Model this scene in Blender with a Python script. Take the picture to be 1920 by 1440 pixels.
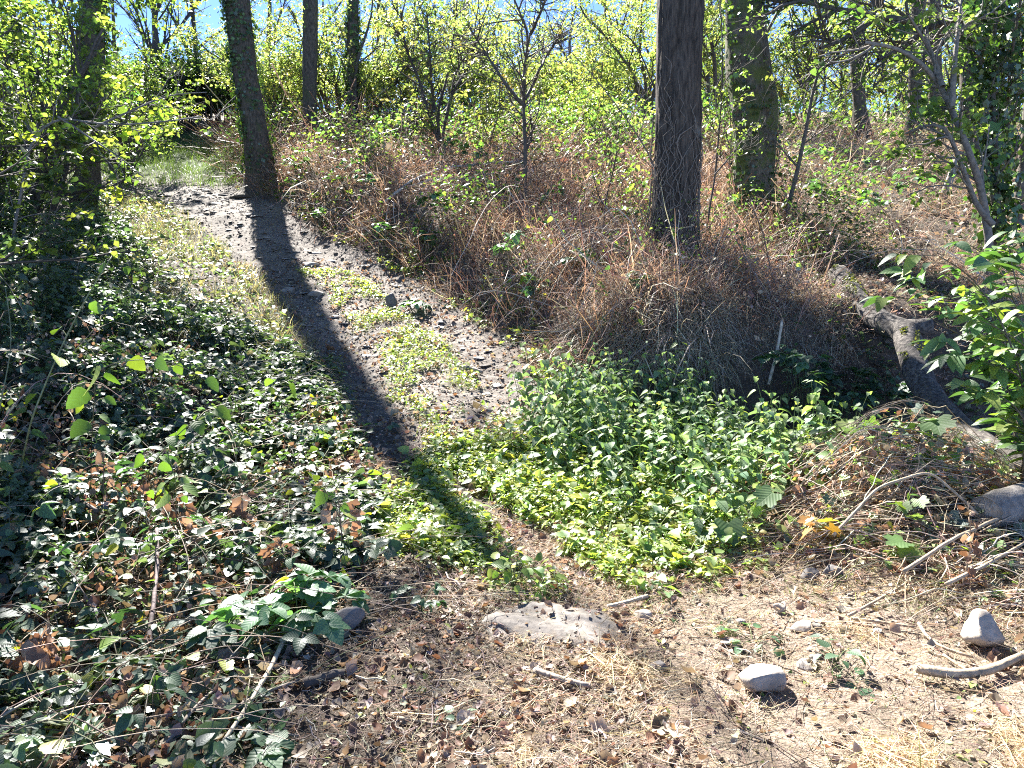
import bpy, bmesh, math
import numpy as np
from mathutils import Vector

for o in list(bpy.data.objects):
    bpy.data.objects.remove(o, do_unlink=True)
SC = bpy.context.scene
COL = SC.collection
PI = math.pi

# ------------------------------------------------------------------ camera
PITCH = math.radians(9.0)
EYE = np.array([0.0, 0.0, 1.6])
FPX = 1400.0                       # focal length in pixels of the 1920 px wide photograph
cam_d = bpy.data.cameras.new('camera')
cam_d.sensor_width = 36.0
cam_d.lens = 36.0 * FPX / 1920.0
cam_d.clip_start = 0.05
cam_d.clip_end = 1500.0
cam = bpy.data.objects.new('camera', cam_d)
cam.location = EYE
cam.rotation_euler = (PI / 2 - PITCH, 0, 0)
COL.objects.link(cam)
SC.camera = cam

# ------------------------------------------------------------------ sky and sun
SUN_EL = math.radians(41.0)
SUN_AZ = math.radians(-23.15)       # from +Y towards +X
w = bpy.data.worlds.new('World')
SC.world = w
w.use_nodes = True
nt = w.node_tree
nt.nodes.clear()
sky = nt.nodes.new('ShaderNodeTexSky')
sky.sky_type = 'NISHITA'
sky.sun_disc = False
sky.sun_elevation = SUN_EL
sky.sun_rotation = SUN_AZ
sky.altitude = 300.0
sky.air_density = 0.24
sky.dust_density = 0.0
sky.ozone_density = 4.0
bg = nt.nodes.new('ShaderNodeBackground')
bg.inputs['Strength'].default_value = 0.112
wo = nt.nodes.new('ShaderNodeOutputWorld')
nt.links.new(sky.outputs[0], bg.inputs[0])
nt.links.new(bg.outputs[0], wo.inputs[0])

sd = bpy.data.lights.new('sun', 'SUN')
sd.energy = 5.0
sd.angle = math.radians(0.53)
sd.color = (1.0, 0.965, 0.91)
sun = bpy.data.objects.new('sun', sd)
sdir = Vector((math.sin(SUN_AZ) * math.cos(SUN_EL), math.cos(SUN_AZ) * math.cos(SUN_EL), math.sin(SUN_EL)))
sun.rotation_euler = sdir.to_track_quat('Z', 'Y').to_euler()
sun.location = sdir * 60
COL.objects.link(sun)

SC.view_settings.view_transform = 'Standard'
SC.view_settings.look = 'None'
SC.view_settings.gamma = 1.0
SC.view_settings.use_curve_mapping = False
SC.view_settings.exposure = 2.65
SC.render.engine = 'CYCLES'
cy = SC.cycles
cy.max_bounces = 8
cy.diffuse_bounces = 4
cy.glossy_bounces = 2
cy.transmission_bounces = 6
cy.transparent_max_bounces = 4
cy.sample_clamp_indirect = 6.0
cy.use_denoising = False
cy.filter_width = 1.1

# ------------------------------------------------------------------ small maths
RNG = np.random.default_rng(7)
_T = np.random.default_rng(3).random((256, 256))


def vnoise(x, y, s=0):
    x = np.asarray(x, float) + s * 17.13
    y = np.asarray(y, float) + s * 9.71
    xi = np.floor(x).astype(int); yi = np.floor(y).astype(int)
    fx = x - xi; fy = y - yi
    fx = fx * fx * (3 - 2 * fx); fy = fy * fy * (3 - 2 * fy)
    a = _T[xi & 255, yi & 255]; b = _T[(xi + 1) & 255, yi & 255]
    c = _T[xi & 255, (yi + 1) & 255]; d = _T[(xi + 1) & 255, (yi + 1) & 255]
    return (a * (1 - fx) + b * fx) * (1 - fy) + (c * (1 - fx) + d * fx) * fy


def fbm(x, y, s=0, o=4):
    v = 0; a = 0.5
    for k in range(o):
        v = v + a * vnoise(x * 2 ** k, y * 2 ** k, s + k)
        a *= 0.5
    return v / (1 - 0.5 ** o)


def sst(a, b, x):
    t = np.clip((x - a) / (b - a), 0, 1)
    return t * t * (3 - 2 * t)


def nrm(v):
    return v / np.maximum(np.linalg.norm(v, axis=-1, keepdims=True), 1e-9)


# ------------------------------------------------------------------ terrain
_py = np.linspace(-20, 400, 4201)
_pz = np.interp(_py, [-20, 0, 4, 5.5, 9, 12, 16, 20, 28, 34, 40, 50, 70, 150, 400],
                [0.1, 0, -0.02, 0.06, 0.68, 1.38, 2.65, 3.75, 5.9, 7.4, 8.8, 11.0, 12.8, 13, 9])
_k = np.exp(-np.linspace(-2, 2, 15) ** 2); _k /= _k.sum()
_pz = np.convolve(np.pad(_pz, 7, mode='edge'), _k, 'valid')


def path_x(y):
    return np.interp(y, [-5, 3.9, 6.3, 9, 12, 16, 18.5, 22, 28, 34, 45],
                     [0.4, 0.12, -0.45, -1.28, -2.85, -5.75, -7.6, -9.7, -12.6, -17, -26])


def zt(x, y):
    x = np.asarray(x, float); y = np.asarray(y, float)
    z = np.interp(y, _py, _pz)
    s = x - path_x(y)
    edge = 1.35 + 0.25 * (vnoise(y * 0.9, 0 * y, 5) - 0.5)
    near = sst(6.9, 8.1, y)
    far = 1 - 0.55 * sst(17, 26, y)
    z = z + 0.72 * sst(edge - 0.1, edge + 1.1, s) * near * far                # bank on the right of the track
    z = z + 0.12 * sst(2.5, 8, s) * sst(8, 12, y) * (1 - sst(20, 40, y)) * 3
    z = z - 0.75 * np.exp(-((y - 6.75) / 0.5) ** 2) * sst(1.5, 2.3, x) * (1 - sst(6.5, 8, x))  # ditch
    z = z + 0.22 * np.exp(-((x - 2.5) / 0.9) ** 2 - ((y - 4.5) / 0.7) ** 2)   # mound with vines
    z = z + 0.30 * sst(-1.4, -3.2, s) * sst(4, 7, y) * (1 - sst(16, 22, y))
    z = z + 1.2 * sst(-2.2, -6.0, s) * sst(20, 27, y) * (1 - sst(50, 70, y))
    rut = np.exp(-((np.abs(s) - 0.68) / 0.28) ** 2) * sst(5.5, 7, y) * (1 - sst(22, 27, y))
    z = z - 0.06 * rut
    z = z + 0.10 * (fbm(x * 0.55, y * 0.55, 1, 3) - 0.5) * sst(3, 6, np.hypot(x, y))
    z = z + 0.035 * (fbm(x * 2.6, y * 2.6, 2, 3) - 0.5)
    return z


_CP, _SP = math.cos(PITCH), math.sin(PITCH)


def ray(px, row):
    u = (px - 960.0) / FPX; v = (720.0 - row) / FPX
    d = np.array([u, _CP + v * _SP, -_SP + v * _CP])
    return d


def gp(px, row, far=60):
    """the point of the terrain seen at a pixel of the photograph"""
    d = ray(px, row)
    t = np.linspace(1.0, far, 6000)
    P = EYE + t[:, None] * d
    h = P[:, 2] - zt(P[:, 0], P[:, 1])
    i = np.argmax(h < 0)
    if h[i] >= 0:
        i = len(t) - 1
    return P[i].copy()


def at(px, row, y):
    """the point seen at a pixel, y metres ahead"""
    d = ray(px, row)
    return EYE + d * (y / d[1])


def poly(*pts):
    return np.array([gp(a, b)[:2] for a, b in pts])


def inside(P, x, y):
    r = np.zeros(x.shape, bool)
    n = len(P)
    for i in range(n):
        x1, y1 = P[i]; x2, y2 = P[(i + 1) % n]
        c = ((y1 > y) != (y2 > y)) & (x < (x2 - x1) * (y - y1) / (y2 - y1 + 1e-12) + x1)
        r ^= c
    return r


# ------------------------------------------------------------------ mesh helpers
def mesh(name, V, F3=None, F4=None, mat=None, tint=None, luv=None, smooth=False):
    me = bpy.data.meshes.new(name)
    V = np.asarray(V, np.float32)
    F3 = np.zeros((0, 3), np.int32) if F3 is None else np.asarray(F3, np.int32)
    F4 = np.zeros((0, 4), np.int32) if F4 is None else np.asarray(F4, np.int32)
    me.vertices.add(len(V))
    me.vertices.foreach_set('co', V.ravel())
    me.loops.add(F3.size + F4.size)
    me.loops.foreach_set('vertex_index', np.concatenate([F3.ravel(), F4.ravel()]))
    me.polygons.add(len(F3) + len(F4))
    me.polygons.foreach_set('loop_start', np.concatenate([np.arange(len(F3)) * 3, F3.size + np.arange(len(F4)) * 4]).astype(np.int32))
    me.update(calc_edges=True)
    if smooth:
        me.polygons.foreach_set('use_smooth', np.ones(len(F3) + len(F4), bool))
    if tint is not None:
        a = me.color_attributes.new('tint', 'FLOAT_COLOR', 'POINT')
        c = np.ones((len(V), 4), np.float32); c[:, :3] = tint
        a.data.foreach_set('color', c.ravel())
    if luv is not None:
        a = me.attributes.new('luv', 'FLOAT_VECTOR', 'POINT')
        a.data.foreach_set('vector', np.asarray(luv, np.float32).ravel())
    if mat is not None:
        me.materials.append(mat)
    return me


def obj(name, me, parent=None, loc=None):
    o = bpy.data.objects.new(name, me)
    COL.objects.link(o)
    if parent is not None:
        o.parent = parent
    if loc is not None:
        o.location = loc
    return o


def tag(o, label=None, cat=None, group=None, kind=None):
    if label: o['label'] = label
    if cat: o['category'] = cat
    if group: o['group'] = group
    if kind: o['kind'] = kind
    return o


def thing(name, label, cat, loc, group=None, rz=0.0):
    o = bpy.data.objects.new(name, None)
    o.empty_display_size = 0.1
    COL.objects.link(o)
    o.location = loc; o.rotation_euler = (0, 0, rz)
    return tag(o, label, cat, group)


def dup(root, loc, rz, sc=1.0, label=None, group=None):
    r = root.copy(); COL.objects.link(r)
    r.location = loc; r.rotation_euler = (0, 0, rz); r.scale = (sc, sc, sc)
    if label: r['label'] = label
    if group: r['group'] = group
    for ch in root.children:
        c = ch.copy(); COL.objects.link(c); c.parent = r
        for g in ch.children:
            d = g.copy(); COL.objects.link(d); d.parent = c
    return r


class MB:
    """collects tubes into one mesh"""
    def __init__(s):
        s.V = []; s.F = []; s.T = []; s.n = 0

    def tube(s, P, R, k=5, tint=(0.1, 0.08, 0.06), disp=None, cap=True):
        P = np.asarray(P, float); R = np.broadcast_to(np.asarray(R, float), (len(P),))
        t = nrm(np.gradient(P, axis=0))
        m = nrm(t.mean(0)[None])[0]
        ref = np.array([0, 0, 1.0]) if abs(m[2]) < 0.7 else np.array([0, 1.0, 0])
        a = nrm(np.cross(t, ref)); b = np.cross(t, a)
        th = np.arange(k) * 2 * PI / k
        rr = R[:, None] * np.ones(k)
        if disp is not None:
            ln = np.concatenate([[0], np.cumsum(np.linalg.norm(np.diff(P, axis=0), axis=1))])
            rr = rr * (1 + disp(th[None, :] + 0 * ln[:, None], ln[:, None] + 0 * th[None, :]))
        V = P[:, None] + rr[..., None] * (np.cos(th)[None, :, None] * a[:, None] + np.sin(th)[None, :, None] * b[:, None])
        n = len(P)
        i = np.arange(n - 1)[:, None] * k; j = np.arange(k)[None]; j2 = (j + 1) % k
        F = np.stack([i + j, i + j2, i + k + j2, i + k + j], -1).reshape(-1, 4)
        V = V.reshape(-1, 3)
        if cap:
            V = np.vstack([V, P[0], P[-1]])
            jj = np.arange(0, k)
            F0 = np.stack([np.full(k, n * k), (jj + 1) % k, jj, jj], -1)
            F1 = np.stack([np.full(k, n * k + 1), (n - 1) * k + jj, (n - 1) * k + (jj + 1) % k, (n - 1) * k + (jj + 1) % k], -1)
            s.C = getattr(s, 'C', []); s.C.append(np.vstack([F0[:, :3], F1[:, :3]]) + s.n)
        s.V.append(V); s.F.append(F + s.n); s.T.append(np.broadcast_to(np.asarray(tint, float), (len(V), 3)))
        s.n += len(V)

    def mesh(s, name, mat, smooth=True):
        F3 = np.vstack(s.C) if getattr(s, 'C', None) else None
        return mesh(name, np.vstack(s.V), F3, np.vstack(s.F), mat, np.vstack(s.T), None, smooth)


def frames(f, n):
    f = nrm(f); r = nrm(np.cross(f, n)); n = np.cross(r, f)
    return np.stack([r, f, n], -1)


def scatter(T, F3, P, R, S, C, jit=0.0):
    """copies of a template (verts T, tris F3) at P with frames R, scale S, colour C -> V, F3, tint, luv"""
    S = np.asarray(S, float)
    if S.ndim == 1: S = S[:, None] * np.ones(3)
    V = np.einsum('nij,nkj->nki', R, T[None] * S[:, None]) + P[:, None]
    n, k = len(P), len(T)
    F = (np.arange(n)[:, None, None] * k + F3[None]).reshape(-1, 3)
    tint = np.repeat(C, k, 0)
    luv = np.tile(T, (n, 1))
    return V.reshape(-1, 3), F, tint, luv


def join(parts):
    V = []; F = []; T = []; L = []; n = 0
    for v, f, t, l in parts:
        V.append(v); F.append(f + n); T.append(t); L.append(l); n += len(v)
    return np.vstack(V), np.vstack(F), np.vstack(T), np.vstack(L)


def smesh(name, parts, mat, smooth=False):
    V, F, T, L = join(parts)
    return mesh(name, V, F, None, mat, T, L, smooth)


# ---- leaf and blade templates: base at origin, tip at +Y, upper side +Z
def leaf_t(w=0.6, n=4, fold=0.12, droop=0.15, teeth=0.0, shape=0.42):
    """rows of (left, mid, right); n=1 gives a two triangle leaf"""
    V = [(0, 0, 0)]; F = []
    ys = [(i + 1) / (n + 1) for i in range(n)]
    for i, y in enumerate(ys):
        p = (y ** shape) * ((1 - y) ** (0.75))
        p = p / ((0.36 ** shape) * (0.64 ** 0.75)) * w * 0.5
        tt = 1 + (teeth if i % 2 else -teeth)
        z = -droop * y * y
        V += [(-p * tt, y - 0.03, z + fold * p * 2), (0, y, z), (p * tt, y - 0.03, z + fold * p * 2)]
    V.append((0, 1, -droop))
    m = len(V) - 1
    F += [(0, 2, 1), (0, 3, 2)]
    for i in range(n - 1):
        a = 1 + 3 * i; b = a + 3
        F += [(a, a + 1, b + 1), (a, b + 1, b), (a + 1, a + 2, b + 2), (a + 1, b + 2, b + 1)]
    a = 1 + 3 * (n - 1)
    F += [(a, a + 1, m), (a + 1, a + 2, m)]
    return np.array(V, float), np.array(F)


def fan_t(radii, cup=0.1):
    """lobed leaf: polar outline (angle from +Y in degrees, radius) round the petiole point, scaled to length ~1"""
    pts = [(r * math.sin(math.radians(a)), r * math.cos(math.radians(a))) for a, r in radii]
    pts = pts + [(-x, y) for x, y in reversed(pts[1:] if radii[0][0] == 0 else pts)]
    V = [(0, 0.0, 0)] + [(x, y, cup * (x * x) - 0.12 * max(y, 0) ** 2) for x, y in pts]
    n = len(pts)
    F = [(0, 1 + (i + 1) % n, 1 + i) for i in range(n)]
    return np.array(V, float), np.array(F)


def blade_t(n=4, w=0.02, bend=0.5):
    V = []; F = []
    for i in range(n + 1):
        t = i / n
        a = bend * t
        y = math.sin(a) / bend if bend else t
        z = -(1 - math.cos(a)) / bend if bend else 0
        ww = w * 0.5 * (1 - t ** 2 * 0.85)
        V += [(-ww, y, z), (ww, y, z)]
    for i in range(n):
        a = 2 * i
        F += [(a, a + 1, a + 3), (a, a + 3, a + 2)]
    return np.array(V, float), np.array(F)


def stalk_t(n=3, w=0.02, wob=0.06, seed=0):
    """three sided thin stalk along +Y"""
    g = np.random.default_rng(seed); V = []; F = []
    for i in range(n + 1):
        t = i / n
        ox, oz = (g.normal(0, wob, 2) if 0 < i else (0, 0))
        for k in range(3):
            a = k * 2 * PI / 3
            V.append((ox + w * 0.5 * math.cos(a), t, oz + w * 0.5 * math.sin(a)))
    for i in range(n):
        for k in range(3):
            a = 3 * i + k; b = 3 * i + (k + 1) % 3
            F += [(a, b, b + 3), (a, b + 3, a + 3)]
    return np.array(V, float), np.array(F)


def curl_t(seed, w=0.65, c=1.6):
    """dead leaf, rolled and crumpled"""
    V, F = leaf_t(w, 3, 0.1, 0.1)
    g = np.random.default_rng(seed)
    V = V + g.normal(0, 0.05, V.shape)
    a = V[:, 1] * c * g.uniform(0.4, 1.0)
    V = np.stack([V[:, 0], np.sin(a) / c * 1.3, V[:, 2] + (1 - np.cos(a)) / c * 1.2 + np.abs(V[:, 0]) * g.uniform(-0.5, 1.2)], 1)
    return V, F


L2 = leaf_t(0.62, 1, 0.12, 0.18)
L2N = leaf_t(0.34, 1, 0.12, 0.25)
L3 = leaf_t(0.66, 3, 0.14, 0.2)
L3N = leaf_t(0.46, 3, 0.16, 0.28)
LSER = leaf_t(0.72, 8, 0.12, 0.22, 0.07)
LNET = leaf_t(0.60, 8, 0.14, 0.30, 0.10, 0.30)
LLONG = leaf_t(0.48, 6, 0.12, 0.35)
LIVY = fan_t([(0, 0.62), (22, 0.40), (50, 0.52), (78, 0.33), (118, 0.42), (160, 0.22)], 0.2)
LHOP = fan_t([(0, 0.75), (9, 0.62), (16, 0.64), (27, 0.44), (40, 0.62), (50, 0.66), (60, 0.56), (72, 0.60), (85, 0.40), (105, 0.52), (122, 0.50), (140, 0.46), (165, 0.18)], 0.25)
BL = [blade_t(4, 0.022, b) for b in (0.5, 1.0, 1.6)]
BLT = [blade_t(3, 0.012, b) for b in (0.6, 1.2, 1.8)]
BL3 = [blade_t(2, 0.03, b) for b in (0.4, 0.9, 1.4)]
ST = [stalk_t(3, 0.012, 0.035, s) for s in range(4)]
ST2 = [stalk_t(4, 0.010, 0.09, s + 10) for s in range(4)]
CU = [curl_t(s) for s in range(6)]


def rnd_dirs(n, g=RNG):
    return nrm(g.normal(0, 1, (n, 3)))


def up_frames(n, tilt=0.6, g=RNG):
    """leaf frames: normals near up, random heading, slight downward tip"""
    a = g.uniform(0, 2 * PI, n)
    f = np.stack([np.cos(a), np.sin(a), g.normal(-0.2, 0.35, n)], 1)
    nn = np.stack([g.normal(0, tilt, n), g.normal(0, tilt, n), np.ones(n)], 1)
    return frames(f, nn)


def pick(cols, n, jit=0.18, g=RNG, p=None):
    cols = np.array(cols, float)
    i = g.choice(len(cols), n, p=p)
    c = cols[i] * np.exp(g.normal(0, jit, (n, 1))) * np.exp(g.normal(0, jit * 0.35, (n, 3)))
    return np.clip(c, 0.002, 0.9)


def multi(templates, P, R, S, C, g=RNG):
    k = g.integers(0, len(templates), len(P)); out = []
    for i, (T, F) in enumerate(templates):
        m = k == i
        if m.any():
            out.append(scatter(T, F, P[m], R[m], S[m], C[m]))
    return out


def instances(name, tpl, mat, cols):
    """small shared meshes of one template in several colours"""
    return [mesh(name, tpl[0], tpl[1], None, mat, np.tile(c, (len(tpl[0]), 1)), tpl[0]) for c in cols]


def rot_of(R):
    """Euler of a 3x3 numpy frame"""
    from mathutils import Matrix
    return Matrix(R.tolist()).to_euler()


# ------------------------------------------------------------------ materials
def newmat(name):
    m = bpy.data.materials.new(name); m.use_nodes = True
    t = m.node_tree; t.nodes.clear()
    return m, t, (lambda k: t.nodes.new('ShaderNode' + k)), t.links.new


def foliage(name, rough=0.42, trans=0.45, tmul=(1.5, 1.45, 0.5), veins=False, spec=0.5):
    m, t, N, L = newmat(name)
    at_ = N('Attribute'); at_.attribute_name = 'tint'
    oi = N('ObjectInfo')
    mr = N('MapRange'); mr.inputs['To Min'].default_value = 0.75; mr.inputs['To Max'].default_value = 1.25
    L(oi.outputs['Random'], mr.inputs['Value'])
    hs = N('HueSaturation'); L(mr.outputs[0], hs.inputs['Value'])
    L(at_.outputs['Color'], hs.inputs['Color'])
    col = hs.outputs[0]
    pb = N('BsdfPrincipled'); pb.inputs['Roughness'].default_value = rough
    pb.inputs['Specular IOR Level'].default_value = spec
    if veins:
        lv = N('Attribute'); lv.attribute_name = 'luv'
        sp = N('SeparateXYZ'); L(lv.outputs['Vector'], sp.inputs[0])
        ab = N('Math'); ab.operation = 'ABSOLUTE'; L(sp.outputs[0], ab.inputs[0])
        m1 = N('Math'); m1.operation = 'MULTIPLY_ADD'; L(ab.outputs[0], m1.inputs[0]); m1.inputs[1].default_value = -0.9; L(sp.outputs[1], m1.inputs[2])
        m2 = N('Math'); m2.operation = 'MULTIPLY'; L(m1.outputs[0], m2.inputs[0]); m2.inputs[1].default_value = 40.0
        sn = N('Math'); sn.operation = 'SINE'; L(m2.outputs[0], sn.inputs[0])
        mid = N('MapRange'); L(ab.outputs[0], mid.inputs['Value']); mid.inputs['From Min'].default_value = 0.0; mid.inputs['From Max'].default_value = 0.03
        mid.inputs['To Min'].default_value = -2.0; mid.inputs['To Max'].default_value = 0.0
        ad = N('Math'); ad.operation = 'ADD'; L(sn.outputs[0], ad.inputs[0]); L(mid.outputs[0], ad.inputs[1])
        bp = N('Bump'); bp.inputs['Strength'].default_value = 0.10; bp.inputs['Distance'].default_value = 0.004
        L(ad.outputs[0], bp.inputs['Height']); L(bp.outputs[0], pb.inputs['Normal'])
        vm = N('MapRange'); L(sn.outputs[0], vm.inputs['Value']); vm.inputs['From Min'].default_value = 0.7; vm.inputs['From Max'].default_value = 1.0
        vm.inputs['To Min'].default_value = 1.0; vm.inputs['To Max'].default_value = 1.10
        mx = N('Mix'); mx.data_type = 'RGBA'; mx.blend_type = 'MULTIPLY'; mx.inputs[0].default_value = 1.0
        L(col, mx.inputs[6]); L(vm.outputs[0], mx.inputs[7]); col = mx.outputs[2]
    L(col, pb.inputs['Base Color'])
    tr = N('BsdfTranslucent')
    mm = N('Mix'); mm.data_type = 'RGBA'; mm.blend_type = 'MULTIPLY'; mm.inputs[0].default_value = 1.0; mm.clamp_result = False
    L(col, mm.inputs[6]); mm.inputs[7].default_value = (*tmul, 1)
    L(mm.outputs[2], tr.inputs['Color'])
    mix = N('MixShader'); mix.inputs[0].default_value = trans
    L(pb.outputs[0], mix.inputs[1]); L(tr.outputs[0], mix.inputs[2])
    out = N('OutputMaterial'); L(mix.outputs[0], out.inputs['Surface'])
    return m


def tinted(name, rough=0.8, noise=30.0, bump=0.3, spec=0.3, lo=0.6, hi=1.3):
    """matt surface coloured by the tint attribute with fine grain"""
    m, t, N, L = newmat(name)
    a = N('Attribute'); a.attribute_name = 'tint'
    tc = N('TexCoord'); nz = N('TexNoise'); nz.inputs['Scale'].default_value = noise; nz.inputs['Detail'].default_value = 5
    L(tc.outputs['Object'], nz.inputs['Vector'])
    mr = N('MapRange'); mr.inputs['From Min'].default_value = 0.3; mr.inputs['From Max'].default_value = 0.7
    mr.inputs['To Min'].default_value = lo; mr.inputs['To Max'].default_value = hi
    L(nz.outputs[0], mr.inputs['Value'])
    mx = N('Mix'); mx.data_type = 'RGBA'; mx.blend_type = 'MULTIPLY'; mx.inputs[0].default_value = 1.0
    L(a.outputs['Color'], mx.inputs[6]); L(mr.outputs[0], mx.inputs[7])
    pb = N('BsdfPrincipled'); pb.inputs['Roughness'].default_value = rough; pb.inputs['Specular IOR Level'].default_value = spec
    L(mx.outputs[2], pb.inputs['Base Color'])
    bp = N('Bump'); bp.inputs['Strength'].default_value = bump; bp.inputs['Distance'].default_value = 0.02
    L(nz.outputs[0], bp.inputs['Height']); L(bp.outputs[0], pb.inputs['Normal'])
    o = N('OutputMaterial'); L(pb.outputs[0], o.inputs[0])
    return m


def barkmat(name, c1, c2, c3=None, sz=(9, 9, 1.6), moss=0.0):
    m, t, N, L = newmat(name)
    tc = N('TexCoord'); mp = N('Mapping'); mp.inputs['Scale'].default_value = sz
    L(tc.outputs['Object'], mp.inputs['Vector'])
    nz = N('TexNoise'); nz.inputs['Scale'].default_value = 2.2; nz.inputs['Detail'].default_value = 7; nz.inputs['Roughness'].default_value = 0.65
    L(mp.outputs[0], nz.inputs['Vector'])
    cr = N('ValToRGB'); cr.color_ramp.elements[0].position = 0.36; cr.color_ramp.elements[1].position = 0.66
    cr.color_ramp.elements[0].color = (*c1, 1); cr.color_ramp.elements[1].color = (*c2, 1)
    L(nz.outputs[0], cr.inputs[0]); col = cr.outputs[0]
    if c3 is not None:
        n2 = N('TexNoise'); n2.inputs['Scale'].default_value = 3.0; n2.inputs['Detail'].default_value = 4
        L(tc.outputs['Object'], n2.inputs['Vector'])
        r2 = N('MapRange'); r2.inputs['From Min'].default_value = 0.62 - moss; r2.inputs['From Max'].default_value = 0.74 - moss
        L(n2.outputs[0], r2.inputs['Value'])
        mx = N('Mix'); mx.data_type = 'RGBA'; L(r2.outputs[0], mx.inputs[0]); L(col, mx.inputs[6]); mx.inputs[7].default_value = (*c3, 1)
        col = mx.outputs[2]
    pb = N('BsdfPrincipled'); pb.inputs['Roughness'].default_value = 0.85; pb.inputs['Specular IOR Level'].default_value = 0.25
    L(col, pb.inputs['Base Color'])
    bp = N('Bump'); bp.inputs['Strength'].default_value = 0.7; bp.inputs['Distance'].default_value = 0.03
    L(nz.outputs[0], bp.inputs['Height']); L(bp.outputs[0], pb.inputs['Normal'])
    o = N('OutputMaterial'); L(pb.outputs[0], o.inputs[0])
    return m


def stonemat(name, c1, c2, c3, sc=9.0):
    m, t, N, L = newmat(name)
    tc = N('TexCoord')
    nz = N('TexNoise'); nz.inputs['Scale'].default_value = sc; nz.inputs['Detail'].default_value = 8; nz.inputs['Roughness'].default_value = 0.62
    n2 = N('TexNoise'); n2.inputs['Scale'].default_value = sc * 0.45; n2.inputs['Detail'].default_value = 4
    L(tc.outputs['Object'], nz.inputs['Vector']); L(tc.outputs['Object'], n2.inputs['Vector'])
    cr = N('ValToRGB'); cr.color_ramp.elements[0].position = 0.35; cr.color_ramp.elements[1].position = 0.65
    cr.color_ramp.elements[0].color = (*c1, 1); cr.color_ramp.elements[1].color = (*c2, 1)
    L(nz.outputs[0], cr.inputs[0])
    r2 = N('MapRange'); r2.inputs['From Min'].default_value = 0.55; r2.inputs['From Max'].default_value = 0.68
    L(n2.outputs[0], r2.inputs['Value'])
    mx = N('Mix'); mx.data_type = 'RGBA'; L(r2.outputs[0], mx.inputs[0]); L(cr.outputs[0], mx.inputs[6]); mx.inputs[7].default_value = (*c3, 1)
    pb = N('BsdfPrincipled'); pb.inputs['Roughness'].default_value = 0.8; pb.inputs['Specular IOR Level'].default_value = 0.35
    L(mx.outputs[2], pb.inputs['Base Color'])
    bp = N('Bump'); bp.inputs['Strength'].default_value = 0.5; bp.inputs['Distance'].default_value = 0.012
    L(nz.outputs[0], bp.inputs['Height']); L(bp.outputs[0], pb.inputs['Normal'])
    o = N('OutputMaterial'); L(pb.outputs[0], o.inputs[0])
    return m


def groundmat():
    m, t, N, L = newmat('earth')
    a = N('Attribute'); a.attribute_name = 'tint'
    tc = N('TexCoord')
    n1 = N('TexNoise'); n1.inputs['Scale'].default_value = 14; n1.inputs['Detail'].default_value = 9; n1.inputs['Roughness'].default_value = 0.68
    n2 = N('TexVoronoi'); n2.inputs['Scale'].default_value = 75
    n3 = N('TexNoise'); n3.inputs['Scale'].default_value = 1.7; n3.inputs['Detail'].default_value = 5
    for n in (n1, n2, n3): L(tc.outputs['Object'], n.inputs['Vector'])
    r1 = N('MapRange'); r1.inputs['From Min'].default_value = 0.3; r1.inputs['From Max'].default_value = 0.7; r1.inputs['To Min'].default_value = 0.5; r1.inputs['To Max'].default_value = 1.45
    L(n1.outputs[0], r1.inputs['Value'])
    r2 = N('MapRange'); r2.inputs['From Min'].default_value = 0.0; r2.inputs['From Max'].default_value = 0.7; r2.inputs['To Min'].default_value = 1.1; r2.inputs['To Max'].default_value = 0.85
    L(n2.outputs['Distance'], r2.inputs['Value'])
    r3 = N('MapRange'); r3.inputs['From Min'].default_value = 0.3; r3.inputs['From Max'].default_value = 0.7; r3.inputs['To Min'].default_value = 0.7; r3.inputs['To Max'].default_value = 1.25
    L(n3.outputs[0], r3.inputs['Value'])
    k1 = N('Math'); k1.operation = 'MULTIPLY'; L(r1.outputs[0], k1.inputs[0]); L(r2.outputs[0], k1.inputs[1])
    k2 = N('Math'); k2.operation = 'MULTIPLY'; L(k1.outputs[0], k2.inputs[0]); L(r3.outputs[0], k2.inputs[1])
    mx = N('Mix'); mx.data_type = 'RGBA'; mx.blend_type = 'MULTIPLY'; mx.inputs[0].default_value = 1.0
    L(a.outputs['Color'], mx.inputs[6]); L(k2.outputs[0], mx.inputs[7])
    pb = N('BsdfPrincipled'); pb.inputs['Roughness'].default_value = 0.95; pb.inputs['Specular IOR Level'].default_value = 0.2
    L(mx.outputs[2], pb.inputs['Base Color'])
    bp = N('Bump'); bp.inputs['Strength'].default_value = 0.8; bp.inputs['Distance'].default_value = 0.02
    L(k1.outputs[0], bp.inputs['Height']); L(bp.outputs[0], pb.inputs['Normal'])
    o = N('OutputMaterial'); L(pb.outputs[0], o.inputs[0])
    return m


M_GROUND = groundmat()
M_BRAM = foliage('bramble_leaf', 0.50, 0.38, (1.4, 1.6, 0.6), True, 0.72)
M_LEAF = foliage('tree_leaf', 0.42, 0.60, (1.6, 1.7, 0.75), False, 0.5)
M_NET = foliage('nettle_leaf', 0.60, 0.42, (1.4, 1.5, 0.8), True, 0.4)
M_WEED = foliage('weed_leaf', 0.45, 0.45, (1.45, 1.45, 0.6), False, 0.6)
M_GRASS = foliage('grass_blade', 0.5, 0.4, (1.4, 1.35, 0.6), False, 0.4)
M_IVY = foliage('ivy_leaf', 0.34, 0.25, (1.4, 1.6, 0.4), False, 0.55)
M_DRY = foliage('dead_leaf', 0.62, 0.28, (1.25, 1.0, 0.7), False, 0.25)
M_STRAW = foliage('straw', 0.55, 0.38, (1.25, 1.1, 0.9), False, 0.3)
M_TWIG = tinted('twig_bark', 0.8, 25, 0.4)
M_STEM = tinted('green_stem', 0.55, 30, 0.2)
M_BIGBARK = barkmat('furrowed_bark', (0.022, 0.017, 0.013), (0.105, 0.08, 0.06), (0.13, 0.115, 0.095), (16, 16, 2.6), -0.02)
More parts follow.
